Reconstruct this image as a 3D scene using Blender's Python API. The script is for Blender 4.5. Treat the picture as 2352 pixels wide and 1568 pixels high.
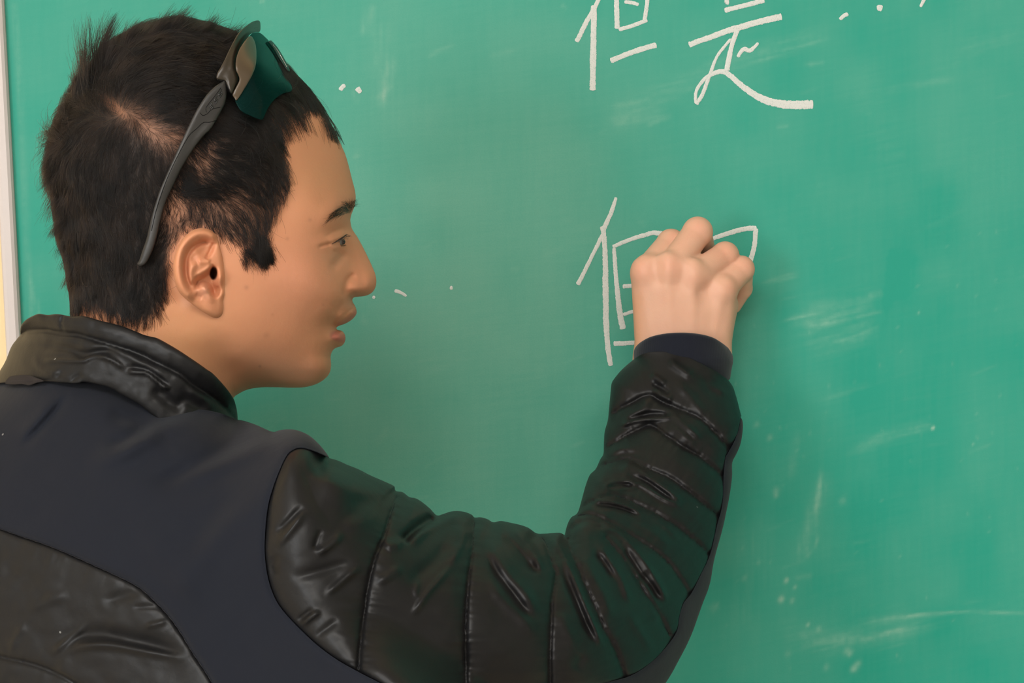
import bpy, math, random
import numpy as np
from mathutils import Vector, Matrix
from mathutils.geometry import delaunay_2d_cdt

for o in list(bpy.data.objects):
    bpy.data.objects.remove(o)
SC = bpy.context.scene
rng = np.random.RandomState(7)
random.seed(7)

# ------------------------------------------------------------------ camera
FPX, CX, CY = 5760.0, 1176.0, 784.0           # focal length and centre in pixels of the 2352 wide frame
ROLL = math.radians(3.0)
CAM = np.array([0.0, -1.8, 1.5])
RIGHT = np.array([math.cos(ROLL), 0.0, -math.sin(ROLL)])
UP = np.array([math.sin(ROLL), 0.0, math.cos(ROLL)])
FWD = np.array([0.0, 1.0, 0.0])
cd = bpy.data.cameras.new('camera')
cd.sensor_width = 36.0
cd.lens = 36.0 * FPX / 2352.0
cd.clip_start = 0.05
cam = bpy.data.objects.new('camera', cd)
cam.matrix_world = Matrix(((RIGHT[0], UP[0], -FWD[0], CAM[0]),
                           (RIGHT[1], UP[1], -FWD[1], CAM[1]),
                           (RIGHT[2], UP[2], -FWD[2], CAM[2]), (0, 0, 0, 1)))
SC.collection.objects.link(cam)
SC.camera = cam

# ------------------------------------------------------------------ world, lights, exposure
SC.view_settings.view_transform = 'Standard'
SC.view_settings.look = 'None'
SC.view_settings.gamma = 1.0
SC.view_settings.exposure = -0.27
SC.view_settings.use_curve_mapping = False
W = bpy.data.worlds.new('room_light')
SC.world = W
W.use_nodes = True
bg = W.node_tree.nodes['Background']
bg.inputs['Color'].default_value = (1.0, 0.93, 0.84, 1)
bg.inputs['Strength'].default_value = 0.3


def area(name, loc, aim, size, power, col, size_y=None):
    l = bpy.data.lights.new(name, 'AREA')
    l.energy = power
    l.color = col
    l.shape = 'RECTANGLE'
    l.size = size
    l.size_y = size_y or size
    o = bpy.data.objects.new(name, l)
    o.location = loc
    o.rotation_euler = (Vector(aim) - Vector(loc)).to_track_quat('-Z', 'Y').to_euler()
    SC.collection.objects.link(o)
    return o


area('ceiling_panel_light', (-1.0, -2.75, 3.04), (-0.9, -1.9, 0.0), 2.0, 104, (1.0, 0.965, 0.92), 1.7)
area('rear_fill_light', (0.3, -3.6, 3.04), (0.3, -2.6, 0.0), 2.2, 132, (1.0, 0.965, 0.92), 1.2)  # added fill lamp behind the camera, softens shadows from the front
area('window_light', (-2.5, -3.3, 1.6), (0.2, -0.4, 1.3), 1.6, 112, (0.94, 0.97, 1.0), 1.3)


# ------------------------------------------------------------------ helpers
def P(px, py, d):
    px = np.asarray(px, float); py = np.asarray(py, float); d = np.asarray(d, float)
    x = (px - CX) / FPX * d
    z = -(py - CY) / FPX * d
    return CAM + d[..., None] * FWD + x[..., None] * RIGHT + z[..., None] * UP


def link(o, parent=None):
    SC.collection.objects.link(o)
    if parent is not None:
        o.parent = parent
    return o


def thing(name, loc, label=None, cat=None, parent=None, kind=None):
    o = bpy.data.objects.new(name, None)
    o.empty_display_size = 0.05
    link(o, parent)
    ro = rootloc(parent) if parent is not None else np.zeros(3)
    o.location = tuple(np.array(loc) - ro)
    o['_w'] = [float(v) for v in loc]
    if label: o['label'] = label
    if cat: o['category'] = cat
    if kind: o['kind'] = kind
    return o


def rootloc(parent):
    return np.array(list(parent['_w'])) if parent is not None and '_w' in parent else np.zeros(3)


def mesh(name, V, F, mat, parent=None, smooth=True, label=None, cat=None, kind=None, attrs=None):
    """V world coordinates; stored relative to the parent's base."""
    V = np.asarray(V, float)
    base = rootloc(parent)
    me = bpy.data.meshes.new(name)
    me.from_pydata((V - base).tolist(), [], F if isinstance(F, list) else F.tolist())
    me.update()
    if smooth:
        me.polygons.foreach_set('use_smooth', np.ones(len(me.polygons), bool))
    if mat is not None:
        me.materials.append(mat)
    if attrs:
        for k, a in attrs.items():
            a = np.asarray(a, np.float32)
            if a.ndim == 1:
                at = me.attributes.new(k, 'FLOAT', 'POINT')
                at.data.foreach_set('value', a)
            else:
                at = me.color_attributes.new(k, 'FLOAT_COLOR', 'POINT')
                c = np.ones((len(a), 4), np.float32); c[:, :3] = a[:, :3]
                at.data.foreach_set('color', c.ravel())
    o = bpy.data.objects.new(name, me)
    link(o, parent)
    if parent is not None:
        o['_w'] = [float(v) for v in base]
    if label: o['label'] = label
    if cat: o['category'] = cat
    if kind: o['kind'] = kind
    return o


def sm(pts, step=6.0, closed=False):
    """Catmull-Rom through the points, resampled about every step."""
    p = np.asarray(pts, float)
    n = len(p)
    out = []
    segs = n if closed else n - 1
    for i in range(segs):
        if closed:
            a, b, c, d = p[(i - 1) % n], p[i], p[(i + 1) % n], p[(i + 2) % n]
        else:
            a, b, c, d = p[max(i - 1, 0)], p[i], p[i + 1], p[min(i + 2, n - 1)]
        L = np.linalg.norm((c - b)[:2])
        k = max(1, int(math.ceil(L / step)))
        t = (np.arange(k) / k)[:, None]
        out.append(0.5 * ((2 * b) + (-a + c) * t + (2 * a - 5 * b + 4 * c - d) * t ** 2 + (-a + 3 * b - 3 * c + d) * t ** 3))
    if not closed:
        out.append(p[-1:])
    return np.vstack(out)


def pdist(p, poly, closed=False):
    """distance to polyline, arc length along it, signed side, total length"""
    p = np.asarray(p, float)
    poly = np.asarray(poly, float)[:, :2]
    a = poly if closed else poly[:-1]
    b = np.roll(poly, -1, 0) if closed else poly[1:]
    e = b - a
    L = np.maximum(np.hypot(e[:, 0], e[:, 1]), 1e-9)
    cum = np.concatenate([[0], np.cumsum(L)])
    D = np.empty(len(p)); S = np.empty(len(p)); G = np.empty(len(p))
    CH = max(1, int(3e6 // len(a)))
    for i in range(0, len(p), CH):
        q = p[i:i + CH]
        r = q[:, None] - a[None]
        t = np.clip((r * e).sum(2) / (L * L), 0, 1)
        w = r - t[..., None] * e
        dd = (w * w).sum(2)
        j = dd.argmin(1)
        k = np.arange(len(q))
        D[i:i + CH] = np.sqrt(dd[k, j])
        S[i:i + CH] = cum[j] + t[k, j] * L[j]
        G[i:i + CH] = e[j, 0] * r[k, j, 1] - e[j, 1] * r[k, j, 0]
    return D, S, G, cum[-1]


def inside(p, poly):
    x, y = p[:, 0], p[:, 1]
    poly = np.asarray(poly, float)
    r = np.zeros(len(p), bool)
    a = poly; b = np.roll(poly, -1, 0)
    for (x0, y0), (x1, y1) in zip(a[:, :2], b[:, :2]):
        if y0 == y1: continue
        c = ((y0 > y) != (y1 > y)) & (x < (x1 - x0) * (y - y0) / (y1 - y0) + x0)
        r ^= c
    return r


def tps(data):
    """thin plate spline through (x, y, value)"""
    d = np.asarray(data, float)
    X = d[:, :2] / 100.0; v = d[:, 2]
    n = len(X)
    r = np.linalg.norm(X[:, None] - X[None], axis=2)
    K = np.where(r > 0, r * r * np.log(np.maximum(r, 1e-9)), 0) + np.eye(n) * 0.02
    Q = np.c_[np.ones(n), X]
    A = np.block([[K, Q], [Q.T, np.zeros((3, 3))]])
    w = np.linalg.solve(A, np.r_[v, 0, 0, 0])

    def f(p):
        Y = np.asarray(p, float)[:, :2] / 100.0
        out = w[n] + Y @ w[n + 1:]
        for i in range(n):
            q = ((Y - X[i]) ** 2).sum(1)
            out = out + w[i] * 0.5 * q * np.log(np.maximum(q, 1e-18))
        return out
    return f


def prof(t):
    t = np.clip(t, 0, 1)
    return np.sqrt(np.maximum(1 - (1 - t) ** 2, 0))


def sstep(a, b, x):
    t = np.clip((x - a) / (b - a), 0, 1)
    return t * t * (3 - 2 * t)


def vnoise(p, scale, seed=0):
    """smooth value noise, -1..1, 2 or 3 dimensions"""
    q = np.asarray(p, float) / scale
    i = np.floor(q).astype(np.int64)
    f = q - i
    f = f * f * (3 - 2 * f)
    dim = q.shape[1]
    out = 0
    for c in range(2 ** dim):
        off = np.array([(c >> k) & 1 for k in range(dim)])
        h = (i + off)
        n = seed * 1013 + h[:, 0] * 374761393 + h[:, 1] * 668265263
        if dim > 2: n = n + h[:, 2] * 2147483647
        n = (n ^ (n >> 13)) * 1274126177
        n = n & 0x7fffffff
        n = (n ^ (n >> 16)) & 0xffff
        w = np.prod(np.where(off, f, 1 - f), axis=1)
        out = out + w * (n / 32767.5 - 1)
    return out


def once(f):
    c = {}

    def g(p):
        if c.get('p') is not p:
            c['v'] = f(p); c['p'] = p
        return c['v']
    return g


def bump(p, c, s, amp, ang=0.0):
    a = math.radians(ang)
    dx = p[:, 0] - c[0]; dy = p[:, 1] - c[1]
    u = dx * math.cos(a) + dy * math.sin(a); v = -dx * math.sin(a) + dy * math.cos(a)
    return amp * np.exp(-(u / s[0]) ** 2 - (v / s[1]) ** 2)


def ridge(p, pts, w, amp, taper=0.35, w2=None):
    """a ridge (amp > 0) or groove (amp < 0) along a polyline; taper fades both ends; w2: width on the other side"""
    pl = sm(pts, 8)
    lo = pl.min(0) - 4 * max(w, w2 or 0); hi = pl.max(0) + 4 * max(w, w2 or 0)
    m = (p[:, 0] > lo[0]) & (p[:, 0] < hi[0]) & (p[:, 1] > lo[1]) & (p[:, 1] < hi[1])
    out = np.zeros(len(p))
    if not m.any(): return out
    d, s, g, L = pdist(p[m], pl)
    ww = np.where(g > 0, w, w2) if w2 else w
    t = s / L
    e = np.ones_like(t)
    if taper > 0:
        e = sstep(0, taper, t) * sstep(0, taper, 1 - t)
    out[m] = amp * np.exp(-(d / ww) ** 2) * e
    return out


def relief(contour, spacing, front, back, refine=(), rows=(1.2, 3.2, 6.5, 11)):
    """A solid whose outline is the contour: a front and a back sheet of triangles joined round the rim."""
    c = np.asarray(contour, float)[:, :2]
    area2 = (c[:, 0] * np.roll(c[:, 1], -1) - np.roll(c[:, 0], -1) * c[:, 1]).sum()
    if area2 < 0: c = c[::-1].copy()
    lo, hi = c.min(0), c.max(0)

    def lattice(lo, hi, s):
        ys = np.arange(lo[1], hi[1], s * 0.866)
        xs = np.arange(lo[0], hi[0], s)
        g = np.stack(np.meshgrid(xs, ys), -1)
        g[1::2, :, 0] += s / 2
        return g.reshape(-1, 2)
    pts = lattice(lo, hi, spacing)
    for (x0, y0, x1, y1, s) in refine:
        k = (pts[:, 0] > x0) & (pts[:, 0] < x1) & (pts[:, 1] > y0) & (pts[:, 1] < y1)
        pts = np.r_[pts[~k], lattice((x0, y0), (x1, y1), s)]
    pts = pts[inside(pts, c)]
    d = pdist(pts, c, True)[0]
    pts = pts[d > max(max(rows) + 1.5, spacing * 0.5)]
    t = np.roll(c, -1, 0) - np.roll(c, 1, 0)
    t /= np.maximum(np.linalg.norm(t, axis=1), 1e-9)[:, None]
    nrm = np.c_[-t[:, 1], t[:, 0]]
    ring = []
    for r in rows:
        q = c + nrm * r
        q = q[inside(q, c)]
        q = q[pdist(q, c, True)[0] > r * 0.9]
        ring.append(q)
    pts = np.vstack([c] + ring + [pts])
    n = len(c)
    res = delaunay_2d_cdt([Vector(v) for v in pts.tolist()], [], [list(range(n))], 1, 1e-5)
    v = np.array([tuple(x) for x in res[0]]); tri = np.array([f for f in res[2] if len(f) == 3])
    cdl = pdist(v, c, True)[0]
    fd = front(v); bd = back(v)
    # boundary edges
    e = np.vstack([tri[:, [0, 1]], tri[:, [1, 2]], tri[:, [2, 0]]])
    key = set(map(tuple, e.tolist()))
    be = [(i, j) for (i, j) in key if (j, i) not in key]
    N = len(v)
    bidx = np.arange(N) + N
    onb = np.zeros(N, bool)
    for i, j in be: onb[i] = onb[j] = True
    share = onb & ((bd - fd) < 2e-4)
    bidx = np.where(share, np.arange(N), bidx)
    F = tri[:, ::-1].tolist() + bidx[tri].tolist()
    for i, j in be:
        q = [i, j, bidx[j], bidx[i]]
        q = list(dict.fromkeys(int(x) for x in q))
        if len(q) > 2: F.append(q)
    V = np.vstack([P(v[:, 0], v[:, 1], fd), P(v[:, 0], v[:, 1], bd)])
    px = np.vstack([v, v])
    used = np.zeros(2 * N, bool)
    for f in (tri, bidx[tri]): used[f.ravel()] = True
    remap = np.cumsum(used) - 1
    F = [[int(remap[i]) for i in f] for f in F]
    isf = np.r_[np.ones(N), np.zeros(N)]
    return V[used], F, px[used], isf[used]


# ------------------------------------------------------------------ node helpers
def mat(name, base=(0.5, 0.5, 0.5), rough=0.5, spec=0.5, metal=0.0, **kw):
    m = bpy.data.materials.new(name)
    m.use_nodes = True
    nt = m.node_tree
    b = nt.nodes['Principled BSDF']
    b.inputs['Base Color'].default_value = (*base, 1)
    b.inputs['Roughness'].default_value = rough
    b.inputs['Specular IOR Level'].default_value = spec
    b.inputs['Metallic'].default_value = metal
    for k, v in kw.items():
        b.inputs[k.replace('_', ' ')].default_value = v
    return m, nt, b


def nnoise(nt, scale, detail=3, rough=0.6, vec=None, dist=0.0):
    n = nt.nodes.new('ShaderNodeTexNoise')
    n.inputs['Scale'].default_value = scale
    n.inputs['Detail'].default_value = detail
    n.inputs['Roughness'].default_value = rough
    n.inputs['Distortion'].default_value = dist
    if vec is None:
        tc = nt.nodes.new('ShaderNodeTexCoord')
        vec = tc.outputs['Object']
    nt.links.new(vec, n.inputs['Vector'])
    return n


def nbump(nt, b, height, dist, strength=1.0, prev=None):
    n = nt.nodes.new('ShaderNodeBump')
    n.inputs['Strength'].default_value = strength
    n.inputs['Distance'].default_value = dist
    nt.links.new(height, n.inputs['Height'])
    if prev is not None:
        nt.links.new(prev.outputs['Normal'], n.inputs['Normal'])
    nt.links.new(n.outputs['Normal'], b.inputs['Normal'])
    return n


def nramp(nt, fac, stops):
    r = nt.nodes.new('ShaderNodeValToRGB')
    while len(r.color_ramp.elements) < len(stops):
        r.color_ramp.elements.new(0.5)
    for e, (p, c) in zip(r.color_ramp.elements, stops):
        e.position = p
        e.color = (*c, 1) if len(c) == 3 else c
    nt.links.new(fac, r.inputs['Fac'])
    return r


def nmap(nt, scale=(1, 1, 1), rot=(0, 0, 0)):
    tc = nt.nodes.new('ShaderNodeTexCoord')
    m = nt.nodes.new('ShaderNodeMapping')
    m.inputs['Scale'].default_value = scale
    m.inputs['Rotation'].default_value = rot
    nt.links.new(tc.outputs['Object'], m.inputs['Vector'])
    return m.outputs['Vector']


def nmix(nt, fac, a, b, blend='MIX'):
    m = nt.nodes.new('ShaderNodeMix')
    m.data_type = 'RGBA'
    m.blend_type = blend
    for sock, v in ((m.inputs[0], fac), (m.inputs[6], a), (m.inputs[7], b)):
        if isinstance(v, bpy.types.NodeSocket): nt.links.new(v, sock)
        elif isinstance(v, (int, float)): sock.default_value = v
        else: sock.default_value = (*v, 1)
    return m.outputs[2]


def nmath(nt, op, a, b=None, clamp=False):
    m = nt.nodes.new('ShaderNodeMath')
    m.operation = op
    m.use_clamp = clamp
    for s, v in zip(m.inputs, (a, b)):
        if v is None: continue
        if isinstance(v, bpy.types.NodeSocket): nt.links.new(v, s)
        else: s.default_value = v
    return m.outputs[0]


def nattr(nt, name, col=False):
    a = nt.nodes.new('ShaderNodeAttribute')
    a.attribute_name = name
    return a.outputs['Color' if col else 'Fac']


def srgb(r, g, b):
    f = lambda v: (v / 255 / 12.92) if v / 255 <= 0.04045 else ((v / 255 + 0.055) / 1.055) ** 2.4
    return (f(r), f(g), f(b))


# ------------------------------------------------------------------ the room
BOARD_D = 1.8
ROOM_X0, ROOM_X1, ROOM_Y0, ROOM_H = -2.6, 3.6, -4.6, 3.1
m_wall, nt, b = mat('cream_paint', (0.80, 0.62, 0.36), 0.75, 0.25)
nbump(nt, b, nnoise(nt, 320, 3).outputs['Fac'], 0.0006, 0.5)
m_plain, nt, b = mat('pale_paint', (0.70, 0.68, 0.64), 0.8, 0.2)
nbump(nt, b, nnoise(nt, 280, 3).outputs['Fac'], 0.0006, 0.5)
m_floor, nt, b = mat('vinyl_floor', (0.38, 0.35, 0.31), 0.45)
c = nmix(nt, nnoise(nt, 9, 5).outputs['Fac'], (0.30, 0.28, 0.25), (0.46, 0.42, 0.37))
nt.links.new(c, b.inputs['Base Color'])


def box(x0, y0, z0, x1, y1, z1):
    V = np.array([(x, y, z) for x in (x0, x1) for y in (y0, y1) for z in (z0, z1)], float)
    F = [[0, 1, 3, 2], [4, 6, 7, 5], [0, 4, 5, 1], [2, 3, 7, 6], [0, 2, 6, 4], [1, 5, 7, 3]]
    return V, F


def join(parts):
    V = []; F = []; n = 0
    for v, f in parts:
        V.append(np.asarray(v, float)); F += [[i + n for i in q] for q in f]; n += len(v)
    return np.vstack(V), F


mesh('wall_front', *box(ROOM_X0, 0.022, 0, ROOM_X1, 0.16, ROOM_H), m_wall, smooth=False, kind='structure')
mesh('floor', *box(ROOM_X0, ROOM_Y0, -0.1, ROOM_X1, 0.16, 0.0), m_floor, smooth=False, kind='structure')
mesh('wall_left', *box(ROOM_X0 - 0.1, ROOM_Y0, 0, ROOM_X0, 0.16, ROOM_H), m_plain, smooth=False, kind='structure')
mesh('wall_right', *box(ROOM_X1, ROOM_Y0, 0, ROOM_X1 + 0.1, 0.16, ROOM_H), m_plain, smooth=False, kind='structure')
mesh('wall_back', *box(ROOM_X0, ROOM_Y0 - 0.1, 0, ROOM_X1, ROOM_Y0, ROOM_H), m_plain, smooth=False, kind='structure')
mesh('ceiling', *box(ROOM_X0, ROOM_Y0, ROOM_H, ROOM_X1, 0.16, ROOM_H + 0.1), m_plain, smooth=False, kind='structure')
mesh('baseboard_front', *box(ROOM_X0, 0.008, 0, ROOM_X1, 0.022, 0.10), m_plain, smooth=False, kind='structure')


# ------------------------------------------------------------------ chalkboard
def to_px(X, Y):
    """board point (world x, world z on y = 0) to pixels"""
    dx = X - CAM[0]; dz = Y - CAM[2]
    xr = dx * RIGHT[0] + dz * RIGHT[2]; zu = dx * UP[0] + dz * UP[2]
    return CX + xr / BOARD_D * FPX, CY - zu / BOARD_D * FPX


def board_pt(px, py):
    q = P(np.asarray(px, float), np.asarray(py, float), np.full(np.shape(px), BOARD_D))
    return q


BX0 = float(board_pt([31.0], [390.0])[0][0])
BX1, BZ0, BZ1 = 2.75, 0.86, 2.06
board = thing('chalkboard', (BX0, 0, BZ0), 'green chalkboard on the cream wall covered in chalk smudges and handwritten Chinese characters', 'chalkboard')


def dens(a, b, lo, hi, fine, coarse):
    x = [np.arange(lo, hi, fine)]
    if a < lo: x.insert(0, np.linspace(a, lo, max(2, int((lo - a) / coarse)), endpoint=False))
    x.append(np.linspace(hi, b, max(2, int((b - hi) / coarse))))
    return np.concatenate(x)


xs = dens(BX0, BX1, BX0, 0.42, 0.0013, 0.15)
zs = dens(BZ0, BZ1, 1.20, 1.78, 0.0013, 0.15)
gx, gz = np.meshgrid(xs, zs)
ppx, ppy = to_px(gx.ravel(), gz.ravel())
pp = np.c_[ppx, ppy]
# wiped chalk powder plus a broad warm sheen painted as colour, in one mask
ca, sa = math.cos(math.radians(-13)), math.sin(math.radians(-13))
rot = np.c_[pp[:, 0] * ca + pp[:, 1] * sa, -pp[:, 0] * sa + pp[:, 1] * ca]
stk = 0.5 + 0.5 * vnoise(np.c_[rot[:, 0] / 60, rot[:, 1] / 6], 1.0, 3)
stk2 = 0.5 + 0.5 * vnoise(np.c_[pp[:, 0] / 7, pp[:, 1] / 70], 1.0, 5)
grain = 0.5 + 0.5 * vnoise(pp, 9, 8)
dust_sheen = 0.02 + 0.06 * (0.5 + 0.5 * vnoise(pp, 330, 11)) + 0.05 * vnoise(pp, 90, 12)
dust_sheen += 0.36 * np.exp(-((pp[:, 0] - 980) / 520) ** 2 - ((pp[:, 1] - 760) / 760) ** 2)  # sheen over left and centre of the board, painted as a pale film
dust_sheen += 0.07 * np.exp(-((pp[:, 0] - 2250) / 300) ** 2 - ((pp[:, 1] - 60) / 260) ** 2)
dust_sheen += 0.022 * (stk - 0.5) + 0.03 * (stk2 - 0.5)


def smear(pts, w, amp, noise=stk, taper=0.25):
    global dust_sheen
    k = ridge(pp, pts, w, amp * 0.8, taper)
    dust_sheen = dust_sheen + k * (0.25 + 1.1 * noise) * (0.6 + 0.7 * grain)


# wiped bands right of the hand
smear([(1800, 745), (1900, 722), (2035, 695)], 34, 0.26)
smear([(1840, 752), (1940, 734), (2032, 715)], 5, 0.34, taper=0.1)
smear([(1790, 738), (1900, 716)], 4, 0.22)
smear([(1990, 680), (2030, 668)], 8, 0.18)
smear([(1840, 800), (1930, 780), (2025, 745)], 24, 0.20)
smear([(1900, 790), (1960, 772), (2030, 742)], 4, 0.24)
smear([(1742, 655), (1800, 638), (1840, 628)], 7, 0.22)
smear([(2060, 700), (2075, 640), (2085, 560)], 26, -0.14, stk2)
smear([(2035, 720), (2045, 640), (2050, 560)], 10, -0.16, stk2)
smear([(1930, 1040), (2040, 1000), (2150, 975)], 16, 0.16)
smear([(2080, 990), (2150, 974)], 4, 0.20)
smear([(1870, 930), (1930, 905), (2010, 880)], 10, 0.10)
smear([(1895, 1060), (1885, 1120), (1868, 1180), (1850, 1240), (1830, 1310)], 17, 0.22, stk2)
smear([(1888, 1075), (1880, 1130), (1868, 1190)], 6, 0.25, stk2)
smear([(1840, 980), (1825, 1050), (1815, 1110)], 12, 0.12, stk2)
smear([(1850, 1285), (1868, 1260), (1885, 1220)], 5, 0.20, stk2)
smear([(1770, 1420), (1840, 1460), (1930, 1470), (2060, 1440), (2160, 1430)], 26, 0.20)
smear([(1880, 1480), (1990, 1465), (2120, 1440), (2180, 1432)], 9, 0.22)
smear([(2060, 1418), (2140, 1408), (2240, 1405), (2352, 1408), (2450, 1410)], 4, 0.32, taper=0.1)
smear([(1960, 1430), (2060, 1418), (2200, 1409)], 6, 0.16)
smear([(1822, 1325), (1870, 1322)], 9, 0.16)
for (x, y, r, a) in ((1806, 1333, 5, .55), (1794, 1376, 6, .7), (1820, 1378, 5, .4), (1826, 1348, 4, .35), (1951, 1500, 6, .5),
                     (1946, 1493, 5, .3), (1961, 1535, 7, .45), (1970, 1527, 8, .35), (1898, 1532, 6, .25), (1940, 1497, 6, .25),
                     (1768, 1005, 6, .3), (1782, 1128, 7, .3), (1738, 975, 6, .2), (1856, 1434, 4, .4), (1880, 1445, 6, .3),
                     (2143, 983, 3.5, 1.0), (1710, 1328, 6, .2), (1742, 1290, 5, .25), (1640, 1395, 9, .2), (1810, 1500, 7, .15),
                     (1935, 1150, 7, .25), (1783, 1138, 5, .3), (2110, 718, 3, .3), (2235, 1020, 3, .3)):
    k = bump(pp, (x, y), (r, r * 1.4), a, 25)
    dust_sheen = dust_sheen + k * (0.5 + 0.8 * grain)
for _ in range(70):
    x = rng.uniform(1640, 2352); y = rng.uniform(500, 1568)
    dust_sheen = dust_sheen + bump(pp, (x, y), (2.5, 5), rng.uniform(.04, .18), rng.uniform(-30, 60))
smear([(1735, 1120), (1720, 1300), (1700, 1500)], 40, 0.05, stk2)
# around the writing at the top
smear([(1380, 275), (1470, 235), (1580, 190), (1680, 140), (1800, 105), (1950, 70)], 22, 0.14)
smear([(1700, 150), (1800, 122), (1920, 80)], 5, 0.18)
smear([(1390, 285), (1460, 268), (1545, 255)], 14, 0.22)
smear([(1400, 250), (1440, 240), (1500, 222)], 10, 0.18)
smear([(1480, 290), (1520, 275), (1550, 262)], 6, 0.22)
smear([(1850, 150), (1900, 145)], 8, 0.14)
smear([(2020, 215), (2080, 200), (2200, 180)], 8, 0.14)
smear([(2180, 120), (2270, 95), (2350, 70)], 22, 0.08)
smear([(1780, 292), (1815, 288)], 4, 0.16)
smear([(1920, 150), (1990, 240), (2030, 340), (2040, 430)], 40, 0.05)
smear([(1286, 10), (1305, 22)], 5, 0.25)
smear([(1290, 500), (1340, 520)], 8, 0.05)
smear([(1460, 500), (1485, 520)], 6, 0.10)
# left of the writing
smear([(858, 5), (838, 60), (830, 90)], 12, 0.22, stk2)
smear([(905, 120), (890, 170), (872, 240), (864, 255)], 14, 0.22, stk2)
smear([(900, 190), (870, 235)], 8, 0.22, stk2)
smear([(810, 200), (822, 240)], 7, 0.14, stk2)
smear([(980, 140), (1000, 120), (1050, 100)], 6, 0.16)
smear([(880, 40), (872, 130), (850, 190)], 22, 0.10, stk2)
smear([(595, 4), (610, 2)], 8, 0.3)
smear([(815, 350), (822, 365)], 8, 0.18)
smear([(833, 720), (840, 750)], 8, 0.16)
smear([(560, 1010), (600, 960), (660, 920)], 30, 0.05)
smear([(860, 1030), (885, 990), (890, 970)], 8, 0.10)
smear([(900, 960), (1000, 940), (1080, 900)], 40, -0.05)
smear([(940, 900), (1060, 780), (1150, 640)], 60, 0.04)
smear([(1120, 1000), (1200, 900), (1290, 850)], 45, 0.05)
smear([(30, 0), (42, 200), (58, 500), (75, 760)], 9, 0.18, stk2, 0.02)
smear([(66, 630), (82, 690), (90, 740)], 6, 0.22, stk2)
smear([(20, 0), (36, 300), (52, 700)], 5, -0.12, stk2, 0.02)
for _ in range(40):
    x = rng.uniform(560, 1400); y = rng.uniform(0, 1200); a = rng.uniform(-0.6, 0.1); L = rng.uniform(20, 90)
    smear([(x, y), (x + L * math.cos(a), y + L * math.sin(a))], rng.uniform(2, 7), rng.uniform(.03, .09))
for _ in range(40):
    x = rng.uniform(1750, 2352); y = rng.uniform(60, 1500); a = rng.uniform(-0.4, -0.05); L = rng.uniform(20, 120)
    smear([(x, y), (x + L * math.cos(a), y + L * math.sin(a))], rng.uniform(2, 5), rng.uniform(.03, .09))
dust_sheen = np.clip(dust_sheen, 0, 1.2)

nx, nz = len(xs), len(zs)
ii = (np.arange(nz - 1)[:, None] * nx + np.arange(nx - 1)[None]).ravel()
Fq = np.c_[ii, ii + 1, ii + nx + 1, ii + nx]
V = np.c_[gx.ravel(), np.zeros(gx.size), gz.ravel()]
m_board, nt, b = mat('green_board_enamel', (0.03, 0.33, 0.21), 0.5, 0.22)
wood = nmap(nt, (14, 1, 420), (0, 0, 0))
fine = nnoise(nt, 1.0, 3, 0.6, wood)
base = nmix(nt, nnoise(nt, 3.0, 3).outputs['Fac'], (0.010, 0.272, 0.190), (0.016, 0.302, 0.216))
powder = nnoise(nt, 900, 2, 0.7)
dm = nmath(nt, 'MULTIPLY', nattr(nt, 'dust_sheen'), nmath(nt, 'ADD', nmath(nt, 'MULTIPLY', powder.outputs['Fac'], 0.5), 0.75))
dm = nmath(nt, 'MULTIPLY', dm, nmath(nt, 'ADD', nmath(nt, 'MULTIPLY', fine.outputs['Fac'], 0.2), 0.9), True)
col = nmix(nt, nmath(nt, 'MULTIPLY', dm, 0.72, True), base, (0.38, 0.54, 0.42))
nt.links.new(col, b.inputs['Base Color'])
nt.links.new(nmath(nt, 'ADD', nmath(nt, 'MULTIPLY', dm, 0.25), 0.48, True), b.inputs['Roughness'])
nbump(nt, b, powder.outputs['Fac'], 0.00008, 0.6)
mesh('writing_surface', V, Fq, m_board, board, attrs={'dust_sheen': dust_sheen})
mesh('backing_panel', *box(BX0, 0.001, BZ0, BX1, 0.018, BZ1), mat('hardboard', (0.2, 0.13, 0.07), 0.8)[0], board, smooth=False)
m_rail, nt, b = mat('painted_rail', (0.60, 0.53, 0.50), 0.45, 0.4)
nbump(nt, b, nnoise(nt, 60, 4).outputs['Fac'], 0.0004, 0.4)


def rail(x0, z0, x1, z1, vertical=True):
    """rounded frame rail with a raised lip"""
    sec = [(0, 0.021), (0, -0.004), (0.1, -0.0062), (0.3, -0.007), (0.72, -0.007), (0.9, -0.0055), (1, -0.003), (1, 0.021)]
    V = []; n = len(sec)
    for e in (0, 1):
        for (t, y) in sec:
            if vertical: V.append((x0 + (x1 - x0) * t, y, (z0, z1)[e]))
            else: V.append(((x0, x1)[e], y, z0 + (z1 - z0) * t))
    F = [[i, (i + 1) % n, n + (i + 1) % n, n + i] for i in range(n)] + [list(range(n))[::-1], list(range(n, 2 * n))]
    return V, F


RW = 0.0112
for args in ((BX0 - RW, BZ0 - 0.012, BX0, BZ1 + 0.012, True), (BX1, BZ0 - 0.012, BX1 + RW, BZ1 + 0.012, True),
             (BX0, BZ1, BX1, BZ1 + 0.012, False), (BX0, BZ0 - 0.012, BX1, BZ0, False)):
    mesh('frame_rail', *rail(*args), m_rail, board, smooth=False)
mesh('chalk_ledge', *join([box(BX0, -0.06, BZ0 - 0.03, BX1, 0.02, BZ0 - 0.014), box(BX0, -0.066, BZ0 - 0.03, BX1, -0.06, BZ0 - 0.004)]), m_rail, board, smooth=False)

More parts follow.
